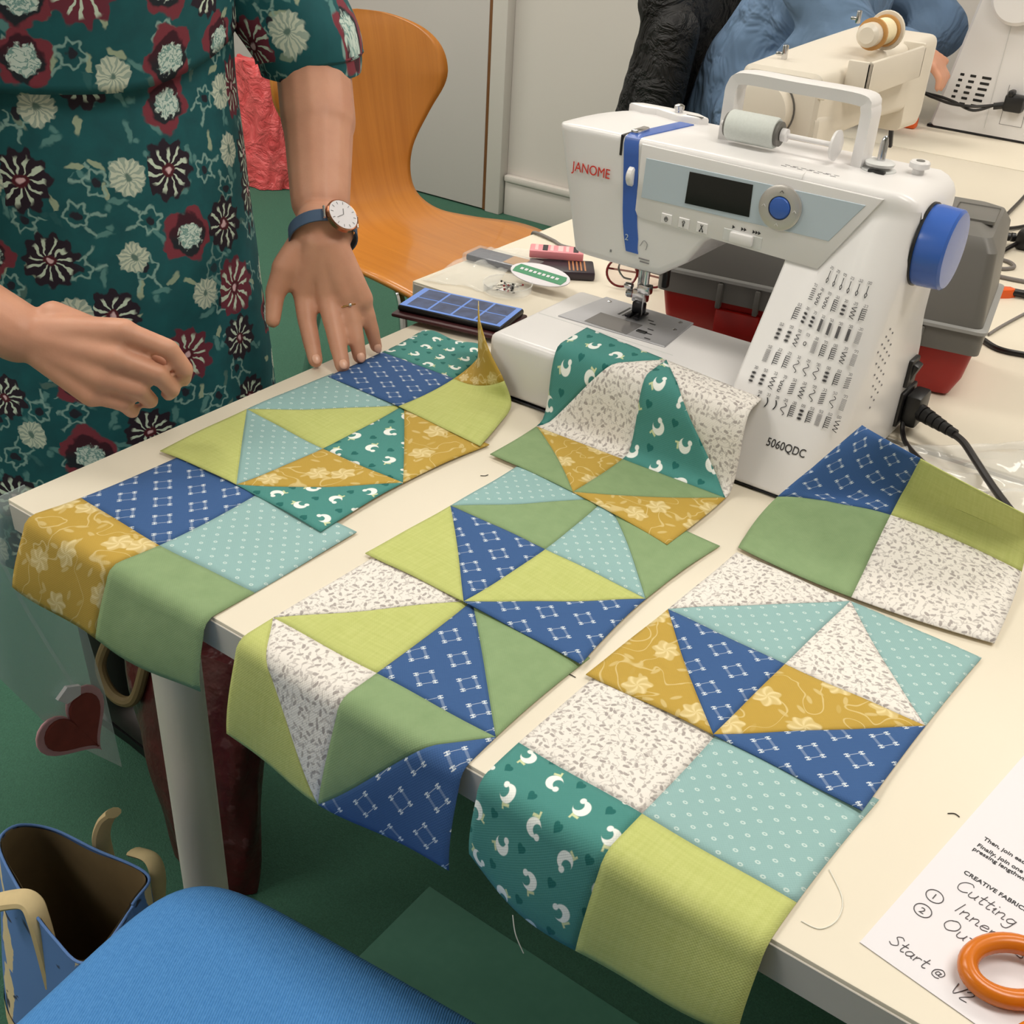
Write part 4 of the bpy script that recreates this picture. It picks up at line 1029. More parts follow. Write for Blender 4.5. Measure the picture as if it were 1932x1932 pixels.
# ------------------------------------------------------------------ cream machine behind
m2 = thing('sewing_machine', 'aged cream sewing machine seen from its back with a spool on top', 'sewing machine', (.23, 1.42, 0))
def ysec(y, x0, x1, z0, z1, r=.016): return [Vector((p.y, y, p.z)) for p in rsec(0, [(x0, z0, r), (x1, z0, r), (x1, z1, r), (x0, z1, r)])]
def zt(y): return .296 + .022 * (y - 1.2) / .45
fixn(obj('upper_arm', loft([ysec(1.196, .166, .284, .20, zt(1.2) - .006), ysec(1.202, .160, .290, .195, zt(1.2)), ysec(1.30, .160, .296, .195, zt(1.3)), ysec(1.45, .164, .304, .200, zt(1.45)), ysec(1.545, .168, .312, .198, zt(1.545)), ysec(1.55, .168, .312, .165, zt(1.55)), ysec(1.62, .172, .318, .165, zt(1.62)), ysec(1.648, .180, .312, .172, zt(1.65) - .004)]), M['cream_old'], m2, 30))
fixn(obj('pillar', loft([ysec(1.200, .162, .290, .02, .24), ysec(1.206, .158, .294, .02, .24), ysec(1.315, .158, .294, .02, .24), ysec(1.321, .162, .290, .02, .24)]), M['cream_old'], m2, 30))
obj('bed', rbox((.13, 1.198, .004), (.31, 1.65, .070), .010, 3), M['cream_old'], m2)
obj('base_line', rbox((.128, 1.196, .001), (.312, 1.652, .006), .001), M['darksteel'], m2)
obj('lid_seam', rbox((.158, 1.199, .262), (.2965, 1.2012, .2632), .0002, 1), M['cream_dk'], m2)
hw2 = obj('handwheel', lathe([(.034, 0), (.044, .002), (.045, .010), (.043, .028), (.036, .031), (.001, .032)], (.210, 1.197, .236), (0, -1, 0), 40), M['cream_old'], m2)
obj('wheel_gap_ring', lathe([(.040, 0), (.0465, .0), (.0465, .003), (.040, .003)], (.210, 1.1975, .236), (0, -1, 0), 40), M['tool_grey'], hw2)
tr = obj('spool_tray', merge(rbox((.296, 1.27, .262), (.330, 1.52, .272), .004), rbox((.326, 1.27, .262), (.334, 1.52, .312), .003), rbox((.296, 1.27, .262), (.334, 1.278, .312), .003), rbox((.296, 1.512, .262), (.334, 1.52, .316), .003)), M['cream_old'], m2)
obj('presser_bar', merge(cyl((.25, 1.60, .17), (.25, 1.60, .09), .004), rbox((.243, 1.593, .085), (.257, 1.607, .105), .002)), M['darksteel'], m2)
obj('needle_bar', merge(cyl((.235, 1.59, .17), (.235, 1.59, .10), .0035), rbox((.228, 1.583, .10), (.243, 1.597, .118), .002)), M['chrome'], m2)
obj('presser_foot', rbox((.228, 1.585, .072), (.258, 1.612, .078), .001), M['chrome'], m2)
obj('presser_lever', xf(rbox((-.004, -.004, -.03), (.004, .004, .03), .002), Matrix.Translation((.287, 1.585, .155)) @ Matrix.Rotation(.4, 4, 'X')), M['darksteel'], m2)
for (x, y, z) in ((.197, 1.262, .300), (.165, 1.645, .316), (.245, 1.625, .318)):
    g = obj('thread_hook', merge(rbox((x - .004, y - .004, z - .002), (x + .004, y + .004, z + .020), .002), rbox((x - .014, y - .003, z + .003), (x + .002, y + .003, z + .009), .002)), M['chrome'], m2)
sp3 = thing('thread_spool', 'spool of cream thread lying on the cream sewing machine', 'thread spool', (.275, 1.42, .312))
obj('thread', lathe([(.020, 1.375), (.020, 1.425)], (.290, 0, .3375), (0, 1, 0), 28), plain('cream_thread', (236, 222, 186), .8, .08, 300), sp3)
for ra in (1.369, 1.426): obj('rim', lathe([(.024, ra), (.024, ra + .005)], (.290, 0, .3375), (0, 1, 0), 28), plain('tan_rim', (196, 146, 84), .5, .05, 40), sp3)
obj('cap', lathe([(.012, 1.345), (.018, 1.350), (.018, 1.369)], (.290, 0, .3375), (0, 1, 0), 24), M['cream_old'], sp3)
obj('retaining_disc', lathe([(.029, 1.431), (.030, 1.434), (.026, 1.437)], (.290, 0, .3375), (0, 1, 0), 28), M['cream_old'], sp3)

# vented machine at the back
m3 = thing('sewing_machine', 'white sewing machine with a vented end panel and black plug', 'sewing machine', (.30, 2.62, 0))
fixn(obj('body', loft([rsec_ for rsec_ in [[Vector((p.x, y, p.z)) for p in [Vector((q.y, 0, q.z)) for q in rsec(0, [(.105 + d, .006, .008), (.42 - d, .006, .008), (.42 - d, .38 - d, .03), (.165 + d, .38 - d, .03)])]] for y, d in ((2.462, .006), (2.468, 0), (2.80, 0), (2.81, .006))]]), M['mwhite'], m3, 30))
obj('base_line', rbox((.10, 2.462, .001), (.425, 2.81, .007), .001), M['darksteel'], m3)
obj('side_panel_line', rbox((.236, 2.4605, .02), (.2372, 2.463, .37), .0002, 1), M['mgrey'], m3)
hw3 = obj('handwheel', lathe([(.05, 0), (.062, .004), (.062, .03), (.055, .036), (.001, .037)], (.245, 2.462, .315), (0, -1, 0), 40), M['mwhite'], m3)
for c in range(3):
    for r_ in range(6):
        x0 = .150 + .024 * c - .002 * r_ + (.0 if c < 2 else .004); wdt = .014 if c < 2 else .022
        obj('vent_slot', rbox((x0, 2.4612, .128 - .013 * r_), (x0 + wdt * (.7 if c == 0 else 1), 2.4635, .134 - .013 * r_), .0008, 1), M['black'], m3)
obj('socket_panel', merge(*[rbox(a, b, .0003, 1) for a, b in (((.268, 2.4612, .035), (.3205, 2.463, .036)), ((.268, 2.4612, .035), (.269, 2.463, .125)), ((.3195, 2.4612, .035), (.3205, 2.463, .125)))]), M['gink'], m3)
tag(obj('power_plug', merge(rbox((.272, 2.430, .070), (.316, 2.4605, .108), .005), rbox((.277, 2.425, .104), (.290, 2.455, .118), .004), cyl((.276, 2.445, .082), (.250, 2.44, .076), .008)), M['black']), 'black plug in the end of the vented sewing machine', 'plug')
for k in range(2):
    tag(obj('cable', tube(cr([(.25, 2.44, .078), (.21, 2.425 - .006 * k, .062 + .01 * k), (.16, 2.42 - .01 * k, .075 - .004 * k), (.11, 2.42 - .01 * k, .082 - .003 * k), (.055, 2.43 - .01 * k, .075 + .008 * k), (.03, 2.46 - .02 * k, .004)], 8), .0035, 8), M['cable']), 'black cable of the vented machine, %s of two side by side' % ('upper' if k else 'lower'), 'cable', 'cables of the vented machine')
tag(obj('connector', rbox((.035, 2.395, .0), (.09, 2.425, .028), .006), M['plug_orange']), 'small orange connector lying beside the cream sewing machine', 'connector')

# ------------------------------------------------------------------ toolbox
tb = thing('toolbox', 'red toolbox with a grey lid behind the white sewing machine', 'toolbox', (.46, .92, 0))
TBM = Matrix.Translation((.262, .803, 0)) @ Matrix.Rotation(math.radians(9.5), 4, 'Z')
TL, TD = .415, .20
def tsec(z, i, r=.012): return [TBM @ Vector((p.y, p.z, z)) for p in rsec(0, [(i, i, r), (TL - i, i, r), (TL - i, TD - i, r), (i, TD - i, r)])]
fixn(obj('base', loft([tsec(.0, .030), tsec(.004, .022), tsec(.03, .012), tsec(.070, .006), tsec(.073, .006)]), M['tool_red'], tb, 30))
lid = fixn(obj('lid', loft([tsec(.068, 0), tsec(.098, 0), tsec(.1005, .004), tsec(.19, .012), tsec(.205, .022), tsec(.212, .04)]), M['tool_grey'], tb, 30))
fixn(obj('lid_rib', loft([tsec(.096, -.003), tsec(.100, -.003), tsec(.101, 0)]), plain('pale_grey_plastic', (150, 150, 148), .4, .03, 12), lid, 30))
obj('lid_recess', xf(rbox((.34, .06, .2115), (.39, .13, .2135), .003), TBM), M['tool_grey'], lid)
for lx in (.085, .135, .29, .34):
    l = obj('latch_rib', xf(rbox((lx, -.006, .060), (lx + .007, .004, .094), .002), TBM), M['tool_grey'], tb)
obj('base_panel', xf(rbox((.085, -.0005, .012), (.145, .012, .058), .004), TBM), M['tool_red'], tb)
obj('lid_handle', xf(merge(rbox((.13, .085, .212), (.15, .115, .232), .004), rbox((.26, .085, .212), (.28, .115, .232), .004), rbox((.13, .088, .230), (.28, .112, .242), .006)), TBM), M['tool_grey'], lid)

# ------------------------------------------------------------------ cables by the machine
pg = thing('power_plug', 'black angled plug in the side of the white sewing machine', 'plug', (.64, .765, .01))
obj('plug_body', rbox((.6315, .742, .013), (.650, .782, .052), .004), M['black'], pg)
obj('strain_relief', merge(*[cyl((.648 + .0085 * i, .752 - .0042 * i, .033 - .0004 * i), (.6555 + .0085 * i, .7485 - .0042 * i, .0326 - .0004 * i), .0098 - .0008 * i, 14) for i in range(6)]), M['black'], pg)
tag(obj('mains_cable', tube(cr([(.696, .728, .030), (.712, .716, .029), (.735, .690, .024), (.765, .652, .020), (.795, .615, .0185), (.83, .580, .016), (.90, .55, .006), (1.0, .56, .0045)], 10), .0042, 10), M['cable']), 'thick black mains cable running from the plug past the lime patch', 'cable')
tag(obj('pedal_cable', tube(cr([(.634, .748, .022), (.640, .735, .010), (.655, .712, .006), (.690, .680, .0045), (.720, .655, .0045), (.757, .624, .010), (.800, .597, .016), (.84, .570, .012), (.90, .535, .0045), (1.0, .52, .0045)], 10), .0030, 8), M['cable']), 'thin black cable curving beside the thick one', 'cable')
def cable(lab, pts, r, mat): tag(obj('cable', tube(cr(pts, 10), r, 8), mat), lab, 'cable')
cable('thin black cable forking up the back table', [(.50, 1.60, .004), (.49, 1.66, .0035), (.478, 1.76, .0035), (.470, 1.90, .0035), (.46, 2.05, .0035)], .0035, M['cable'])
cable('thin black cable curving away behind the grey lid', [(.47, 1.56, .004), (.488, 1.64, .009), (.515, 1.72, .004), (.55, 1.80, .0035), (.62, 1.90, .0035)], .0035, M['cable'])
cable('pale grey cable lying straight beyond the toolbox', [(.50, 1.40, .004), (.56, 1.41, .0035), (.62, 1.42, .0035), (.74, 1.46, .0035)], .0035, M['gcable'])
cable('grey looped cable beside the toolbox', [(.50, 1.48, .0035), (.548, 1.452, .0035), (.572, 1.475, .0035), (.560, 1.50, .0035), (.535, 1.505, .0035)], .0032, M['gcable'])
cable('shiny black cable bending past the toolbox corner', [(.605, 1.135, .004), (.628, 1.110, .004), (.655, 1.092, .004), (.69, 1.098, .004), (.76, 1.12, .004)], .0042, M['cable'])
cable('thin grey cable leading from the orange plug', [(.66, 1.34, .003), (.645, 1.27, .003), (.632, 1.19, .003), (.626, 1.14, .003)], .0022, M['gcable'])
op = thing('plug', 'bright orange plug with a black tail on the table', 'plug', (.60, 1.325, 0))
obj('plug_body', prism([(.565, 1.298), (.572, 1.324), (.600, 1.344), (.612, 1.338), (.606, 1.326), (.578, 1.298)], lambda u, v, d: (u, v, d), 0, .014, .003, 2), M['plug_orange'], op)
obj('tail', tube(cr([(.605, 1.336, .008), (.63, 1.345, .007), (.70, 1.37, .006)], 6), .006, 10), M['black'], op)
ad = thing('adapter', 'black ribbed mains adapter behind the toolbox', 'adapter', (.55, 1.62, 0))
obj('body', rbox((.540, 1.590, 0), (.60, 1.65, .034), .008), M['black'], ad)
obj('strain_relief', merge(*[cyl((.535 - .008 * i, 1.615 - .004 * i, .014), (.529 - .008 * i, 1.612 - .004 * i, .014), .008 - .0005 * i, 12) for i in range(6)]), M['black'], ad)
obj('tail', tube(cr([(.545, 1.60, .01), (.535, 1.54, .006), (.528, 1.47, .004)], 6), .004, 8), M['cable'], ad)
cable('dark grey cable lying on the back table edge beside the plywood chair', [(-.112, 1.055, -.01), (-.106, 1.052, .003), (-.06, 1.04, .003), (-.028, 1.027, .003), (.03, 1.04, .003), (.12, 1.06, .003)], .0028, M['gcable'])
cable('second dark cable hidden partly behind the sewing machine head', [(.03, 1.10, .003), (.10, 1.06, .003), (.17, 1.05, .003), (.24, 1.02, .003)], .0026, M['gcable'])

def film(name, corners, n, amp, mat, label, cat, z0=.002, seed=1):
    """crumpled sheet of film; corners: 4 points"""
    A, B, C_, D = [Vector(c) for c in corners]; V, F = [], []; nz = random.Random(seed); ph = [nz.random() * 6 for _ in range(8)]
    for j in range(n + 1):
        for i in range(n + 1):
            u, v = i / n, j / n; p = A.lerp(B, u).lerp(D.lerp(C_, u), v)
            h = abs(math.sin(7 * u + 4 * v + ph[0]) * math.sin(5 * v - 6 * u + ph[1])) + .5 * abs(math.sin(17 * u - 9 * v + ph[2])) * abs(math.sin(13 * v + ph[3]))
            V.append(p + Vector((.004 * math.sin(9 * v + ph[4]), .004 * math.sin(8 * u + ph[5]), z0 + amp * h * (.3 + .7 * math.sin(math.pi * u) * math.sin(math.pi * v)))))
    for j in range(n):
        for i in range(n): a = j * (n + 1) + i; F.append([a, a + 1, a + n + 2, a + n + 1])
    o = link(name, mesh(V, F, mat)); md = o.modifiers.new('t', 'SOLIDIFY'); md.thickness = .0004; return tag(o, label, cat)
film('plastic_bag', [(.648, .700, 0), (.720, .575, 0), (1.05, .66, 0), (.86, .93, 0)], 40, .020, M['clear3'], 'crumpled clear plastic bag beside the white sewing machine', 'plastic bag', .0015, 4)
film('plastic_sleeve', [(-.100, .748, 0), (.0, .775, 0), (-.05, .985, 0), (-.118, .94, 0)], 24, .008, M['clear2'], 'clear plastic sleeve hanging past the back table edge by the plywood chair', 'plastic sleeve', .001, 9)

# ------------------------------------------------------------------ things on the back table corner
nv = thing('needle_packet', 'navy packet with a brown square on the back table corner', 'packet', (-.05, .885, 0))
RZ = lambda x, y, a: Matrix.Translation((x, y, 0)) @ Matrix.Rotation(a, 4, 'Z')
mm = RZ(-.050, .888, .08)
obj('wallet', xf(rbox((-.058, -.020, .001), (.058, .022, .012), .003), mm), plain('navy_card', (48, 52, 76), .4, .1, 30), nv)
obj('label_square', xf(rbox((.008, -.016, .0115), (.038, .018, .0128), .0003, 1), mm), plain('tan_card', (168, 124, 72), .6, .08, 50), nv)
obj('plastic_cover', xf(rbox((-.062, -.026, .0), (.062, .026, .0145), .004), mm), M['clear2'], nv)
bk = thing('dark_case', 'dark purple striped case under the pink packet', 'case', (.03, .93, 0))
mm = RZ(.036, .922, .62)
obj('case', xf(rbox((-.050, -.028, .0005), (.050, .028, .014), .003), mm), plain('plum_black', (44, 34, 44), .35, .2, 20), bk)
for i in range(5): obj('stripe', xf(rbox((.010 + .006 * i, -.022, .0135), (.0125 + .006 * i, .022, .0145), .0002, 1), mm), plain('copper_line', (176, 120, 80), .4, .05, 20), bk)
pk = thing('pink_packet', 'pink packet with dark bars lying on the dark case', 'packet', (.01, .975, .014))
mm = RZ(.008, .948, .55)
obj('box', xf(rbox((-.042, -.017, .0146), (.042, .017, .027), .002), mm), plain('pink_card', (226, 142, 150), .5, .05, 20), pk)
for i in range(6):
    obj('printed_bar', xf(rbox((-.034 + .012 * i, -.013, .0265), (-.029 + .012 * i + .003 * (i % 2), .013, .0275), .0002, 1), mm), M['ink'] if i in (1, 5) else plain('pale_pink', (240, 190, 190), .5), pk)
tn = thing('pin_box', 'round clear plastic box full of pins', 'box', (.022, .800, 0))
obj('box_base', lathe([(.001, .001), (.034, .001), (.036, .003), (.036, .014), (.0352, .014), (.0345, .004), (.001, .003)], (.022, .800, 0), n=40), M['clear2'], tn)
obj('box_rim', tube([(.022 + .0362 * math.cos(t), .800 + .0362 * math.sin(t), .014) for t in [2 * math.pi * k / 40 for k in range(40)]], .0009, 6, True), M['clear'], tn)
pr = random.Random(5)
for i in range(26):
    a = pr.random() * 6.28; r_ = pr.random() * .016; c = Vector((.022 + r_ * math.cos(a), .800 + r_ * math.sin(a), .0055 + .0006 * (i % 8))); b_ = pr.random() * 6.28; dd = Vector((math.cos(b_), math.sin(b_), .12 * pr.random())) * .011
    p_ = tag(obj('pin', tube([c - dd, c + dd], .0005, 6), M['chrome']), 'steel pin with a %s ball head in the round clear box' % ('black', 'red', 'black', 'white')[i % 4], 'pin', 'pins in the round box')
    obj('pin_head', ball(c + dd, .0017, 8, 6), [M['black'], plain('pin_red', (150, 40, 40), .3), M['black'], plain('pin_white', (230, 228, 220), .3)][i % 4], p_)
cd = thing('thread_card', 'oval white and green card leaning on the pin box', 'card', (.035, .862, .003))
mm = Matrix.Translation((.046, .848, .0195)) @ Matrix.Rotation(-.02, 4, 'Z') @ Matrix.Rotation(.30, 4, 'X')
ov = [(.052 * math.cos(t), .024 * math.sin(t)) for t in [2 * math.pi * k / 36 for k in range(36)]]
obj('card', xf(prism(ov, lambda u, v, d: (u, v, d), 0, .0016, .0004, 1), mm), M['paper'], cd)
gb = [(.047 * math.cos(t), max(-.010, min(.008, .024 * math.sin(t)))) for t in [2 * math.pi * k / 36 for k in range(36)]]
obj('green_band', xf(prism([(-.044, -.010), (.044, -.010), (.046, .002), (.042, .010), (-.042, .010), (-.046, 0)], lambda u, v, d: (u, v, d), .0012, .0020), mm), plain('green_print', (30, 130, 84), .5, .05, 40), cd)
for i in range(9): obj('printed_mark', xf(rbox((-.036 + .008 * i, -.002, .0019), (-.031 + .008 * i, .003, .0023), 0), mm), M['paper'], cd)
gl = thing('eyeglasses', 'dark red framed eyeglasses behind the needle', 'eyeglasses', (.15, .945, 0))
for i, (cx, cy) in enumerate(((.135, .935), (.172, .965))):
    ring = [Vector((cx, cy, .024)) + Vector((.62, .5, 0)).normalized() * (.023 * math.cos(t)) + Vector((-.25, .3, 1)).normalized() * (.021 * math.sin(t)) for t in [2 * math.pi * k / 28 for k in range(28)]]
    rr = obj('lens_rim', tube(ring, .0018, 8, True), plain('dark_red_acetate', (104, 30, 30), .25, .1, 40), gl)
    obj('lens', (ring, [list(range(28))]), clear('tinted_lens', (.75, .5, .42, 1), .05, .35), rr)
obj('bridge', tube(cr([(.150, .948, .028), (.155, .950, .031), (.160, .954, .028)], 6), .0018, 8), plain('dark_red_bridge', (104, 30, 30), .25, .1, 40), gl)
for s_ in ((.118, .921, .03), (.191, .979, .03)):
    obj('temple', tube(cr([s_, (s_[0] + .03, s_[1] + .045, .018), (s_[0] + .06, s_[1] + .08, .006), (s_[0] + .07, s_[1] + .095, .003)], 6), .0016, 8), plain('dark_red_temple', (84, 24, 26), .25, .1, 40), gl)

# phone in its folio case
ph = thing('smartphone', 'smartphone with a lit blue gallery screen in a dark red case', 'phone', (.035, .662, 0))
mm = Matrix.Translation((.042, .663, .0)) @ Matrix.Rotation(.21, 4, 'Z')
obj('case', xf(rbox((-.082, -.050, .0065), (.082, .044, .0125), .003), mm), plain('dark_red_leather', (62, 22, 26), .5, .2, 50), ph)
obj('body', xf(rbox((-.078, -.039, .0125), (.078, .040, .0215), .0035, 3), mm), M['black'], ph)
def f_screen():
    m = Mat('lit_screen', (.01, .01, .02, 1), .1); m.b.inputs['Emission Color'].default_value = lin(120, 160, 235); m.b.inputs['Emission Strength'].default_value = .9; return m.m
sc_ = obj('screen', xf(rbox((-.0755, -.0365, .0213), (.0755, .0375, .0219), .0002, 1), mm), f_screen(), ph)
for i in range(4):
    for j in range(2):
        m_ = Mat('gallery_picture', (.01, .01, .015, 1), .2); nn = m_.noise(38 + 9 * i + 5 * j, 3); m_.set(m_.mix(nn, lin(24, 30, 56), lin(124, 150, 204)), 'Emission Color'); m_.b.inputs['Emission Strength'].default_value = .5
        obj('picture', xf(rbox((-.066 + .0345 * i, -.032 + .034 * j, .0218), (-.066 + .0345 * i + .031, -.032 + .034 * j + .031, .0222), 0), mm), m_.m, sc_)

# ------------------------------------------------------------------ sheet of paper, scissors
pp = thing('instruction_sheet', 'white instruction sheet with printing and pencil handwriting', 'paper', (.98, .17, 0))
e1 = Vector((.055, .008, 0)).normalized(); e2 = Vector((-e1.y, e1.x, 0)); O = Vector((.860, .032, 0))
e2 = (Vector((.899, .273, 0)) - Vector((.862, .036, 0))).normalized(); e1 = Vector((e2.y, -e2.x, 0))
obj('sheet', ([O + e1 * u + e2 * v + Vector((0, 0, .0009)) for u, v in ((0, 0), (.21, 0), (.21, .297), (0, .297))] + [O + e1 * u + e2 * v + Vector((0, 0, .0004)) for u, v in ((0, 0), (.21, 0), (.21, .297), (0, .297))], [[0, 1, 2, 3], [7, 6, 5, 4], [0, 4, 5, 1], [1, 5, 6, 2], [2, 6, 7, 3], [3, 7, 4, 0]]), M['paper'], pp)
pencil = plain('pencil_line', (84, 80, 84), .7, .1, 200)
GL = {  # pen strokes: width, list of polylines (x, y) with x-height .5
 'C': (.75, [[(.68, .82), (.5, .98), (.2, .85), (.05, .5), (.2, .08), (.5, .02), (.72, .2)]]), 'u': (.55, [[(.05, .48), (.08, .12), (.25, .02), (.42, .2), (.45, .48), (.46, .1), (.55, .04)]]),
 't': (.42, [[(.2, .85), (.18, .2), (.28, .02), (.42, .1)], [(.02, .52), (.4, .56)]]), 'i': (.28, [[(.05, .3), (.14, .48), (.14, .1), (.28, .06)], [(.16, .7), (.18, .74)]]),
 'n': (.58, [[(.05, .46), (.08, .02)], [(.08, .3), (.25, .48), (.4, .4), (.42, .05), (.58, .06)]]), 'g': (.55, [[(.45, .42), (.2, .48), (.06, .25), (.2, .06), (.42, .2), (.46, .46), (.42, -.3), (.2, -.42), (.05, -.28)]]),
 'G': (.8, [[(.68, .84), (.45, .98), (.12, .7), (.1, .25), (.4, .02), (.68, .2), (.7, .45), (.42, .44)]]), 'd': (.55, [[(.44, .4), (.2, .48), (.06, .22), (.22, .03), (.42, .2), (.46, .95), (.46, .1), (.55, .05)]]),
 'e': (.5, [[(.06, .25), (.4, .32), (.32, .48), (.12, .42), (.06, .18), (.22, .02), (.5, .14)]]), 'I': (.35, [[(.16, .92), (.14, .04)]]), 'r': (.42, [[(.06, .46), (.09, .04)], [(.09, .3), (.2, .46), (.38, .44)]]),
 's': (.42, [[(.36, .42), (.16, .48), (.1, .34), (.32, .2), (.26, .03), (.03, .06)]]), 'a': (.55, [[(.44, .42), (.2, .48), (.06, .24), (.2, .04), (.4, .18), (.45, .46), (.45, .1), (.55, .06)]]),
 'O': (.85, [[(.45, .96), (.12, .75), (.08, .3), (.4, .02), (.75, .3), (.72, .75), (.42, .96), (.2, .8)]]), 'S': (.6, [[(.52, .82), (.3, .96), (.1, .75), (.35, .5), (.5, .25), (.28, .02), (.04, .14)]]),
 '@': (.8, [[(.5, .55), (.3, .6), (.25, .35), (.45, .3), (.55, .6), (.5, .3), (.68, .3), (.72, .65), (.4, .88), (.08, .6), (.12, .15), (.45, .0), (.68, .1)]]), 'V': (.65, [[(.04, .92), (.3, .04), (.6, .95)]]), '2': (.55, [[(.06, .75), (.25, .95), (.45, .75), (.05, .05), (.5, .06)]]), ' ': (.45, [])}
def wr(body, u, v, size):
    x = 0; parts = []
    for c in body:
        w_, ls = GL[c]
        for l in ls:
            pts = cr([O + e1 * (u + size * (x + p[0] + .22 * p[1])) + e2 * (v + size * (p[1] - .05 * x)) + Vector((0, 0, .00115)) for p in l], 5); parts.append(tube(pts, .00030, 5))
        x += w_ * 1.02
    obj('handwritten_word', merge(*parts), pencil, pp)
wr('Start', .012, .013, .0105); wr('@', .041, .0115, .009); wr('V2', .055, .009, .010)
wr('Outer', .029, .050, .0115); wr('Inner', .029, .0675, .0115); wr('sas', .062, .065, .0110); wr('Cutting', .021, .086, .0115); wr('Guide', .071, .083, .0120)
for k, v in enumerate((.0690, .0525)):
    c = O + e1 * .016 + e2 * v + Vector((0, 0, .0011))
    obj('circled_number', tube([c + e1 * (.0056 * math.cos(t)) + e2 * (.0056 * math.sin(t)) for t in [2 * math.pi * q / 20 for q in range(20)]], .00035, 6, True), pencil, pp)
    text('circled_digit', '12'[k], .0075, c - e1 * .002 - e2 * .0028, e1, e2, pencil, pp, ext=.0001)
def ptext(body, u, v, size): text('printed_line', body, size, O + e1 * u + e2 * v + Vector((0, 0, .0011)), e1, e2, M['ink'], pp, bold=.00008, ext=.0001)
ptext('Then, join each of the strips together', .016, .141, .0052); ptext('Finally, join one row at a time,', .0155, .132, .0052); ptext('pressing lengthwise as you go', .0150, .1265, .0052); ptext('CREATIVE FABRICS 2019', .020, .102, .0052)
ss_ = thing('scissors', 'orange handled scissors lying on the instruction sheet', 'scissors', (.96, .06, 0))
def loopring(c, a, b, rotz, r, z):
    pts = [Vector((c[0], c[1], z)) + Vector((a * math.cos(t) * math.cos(rotz) - b * math.sin(t) * math.sin(rotz), a * math.cos(t) * math.sin(rotz) + b * math.sin(t) * math.cos(rotz), .002 * math.sin(t))) for t in [2 * math.pi * k / 40 for k in range(40)]]
    return tube(pts, r, 12, True)
obj('handle', merge(loopring((.943, .0635), .0275, .0185, .75, .0062, .0095)), M['orange'], ss_)
obj('handle', merge(loopring((.985, .022), .026, .018, .35, .0062, .0095)), M['orange'], ss_)
obj('shank', merge(tube(cr([(.963, .082, .010), (.985, .088, .010), (1.01, .080, .010)], 6), .006, 10), tube(cr([(1.008, .036, .010), (1.015, .06, .010), (1.03, .085, .010)], 6), .006, 10)), M['orange'], ss_)
obj('blade', prism([(1.005, .085), (1.02, .075), (1.17, .13), (1.165, .133)], lambda u, v, d: (u, v, d), .006, .009), M['steel'], ss_)
obj('blade', prism([(1.02, .088), (1.032, .078), (1.18, .125), (1.175, .13)], lambda u, v, d: (u, v, d), .0092, .012), M['steel'], ss_)
obj('pivot', lathe([(.005, 0), (.005, .002)], (1.03, .087, .0115), n=16), M['chrome'], ss_)
# loose threads
def thread(lab, pts, mat, r=.0004): tag(obj('loose_thread', tube(cr(pts, 10), r, 6), mat), lab, 'thread')
tw = plain('white_thread', (226, 224, 214), .8); tk = plain('dark_thread', (60, 54, 52), .8)
thread('long pale thread curling beside the lime patch on the table', [(.822, .075, .001), (.838, .058, .0006), (.842, .040, .0006), (.836, .026, .0006), (.824, .024, .0006)], tw)
thread('short dark thread lying beside the mustard triangle', [(.566, .128, .0006), (.573, .132, .0006), (.580, .132, .0006)], tk)
thread('pale thread hanging below the teal bird patch', [(.640, -.030, -.085), (.645, -.032, -.10), (.652, -.030, -.118)], tw)
thread('tiny dark thread on the table between two patchwork strips', [(.322, .342, .0006), (.326, .345, .0006), (.327, .349, .0006)], tk)
thread('short grey thread on the table past the blue triangle', [(.870, .178, .0006), (.874, .181, .0006), (.878, .180, .0006)], tk)

# ------------------------------------------------------------------ below the table
bc = thing('chair', 'chair with a blue wool upholstered seat before the table', 'chair', (.52, -.25, -T))
BM = Matrix.Translation((.268, -.035, 0)) @ Matrix.Rotation(math.radians(6), 4, 'Z')
n = 36; SW, SD = .48, .46; V, UV, F = [], [], []
def sq(t, p): c = math.cos(t); s_ = math.sin(t); return math.copysign(abs(c) ** p, c), math.copysign(abs(s_) ** p, s_)
rings = [(0.0, 0), (.3, 0), (.55, -.0005), (.75, -.002), (.88, -.005), (.95, -.010), (.985, -.018), (1.0, -.030), (.995, -.045), (.97, -.056), (.9, -.060), (.0, -.060)]
nn = 72
for ri, (k, dz) in enumerate(rings):
    for j in range(nn):
        cx, sy = sq(2 * math.pi * j / nn, .30); lx, ly = SW / 2 + SW / 2 * cx * k, -SD / 2 + SD / 2 * sy * k
        dim = -.006 * math.exp(-((lx - .12) ** 2 + (ly + .33) ** 2) / .002) - .010 * (1 - k) ** 2
        V.append(BM @ Vector((lx, ly, -.268 + dz + dim))); UV.append((lx, ly))
for i in range(len(rings) - 1):
    for j in range(nn): F.append([i * nn + j, i * nn + (j + 1) % nn, (i + 1) * nn + (j + 1) % nn, (i + 1) * nn + j])
fixn(link('seat_cushion', mesh(V, F, M['seat_blue'], UV), bc))
obj('seat_frame', xf(rbox((.03, -.43, -.345), (.45, -.03, -.328), .006), BM), M['black'], bc)
for lx, ly in ((.05, -.05), (.43, -.05), (.05, -.41), (.43, -.41)): obj('leg', xf(cyl((lx, ly, -T), (lx, ly, -.34), .012), BM), M['chrome'], bc)
obj('backrest', xf(rbox((.03, -.53, -.05), (.45, -.49, .20), .018, 3), BM), M['seat_blue'], bc)
for lx in (.12, .36): obj('back_post', xf(tube([(lx, -.40, -.335), (lx, -.50, -.30), (lx, -.535, -.10), (lx, -.538, .05)], .010), BM), M['chrome'], bc)

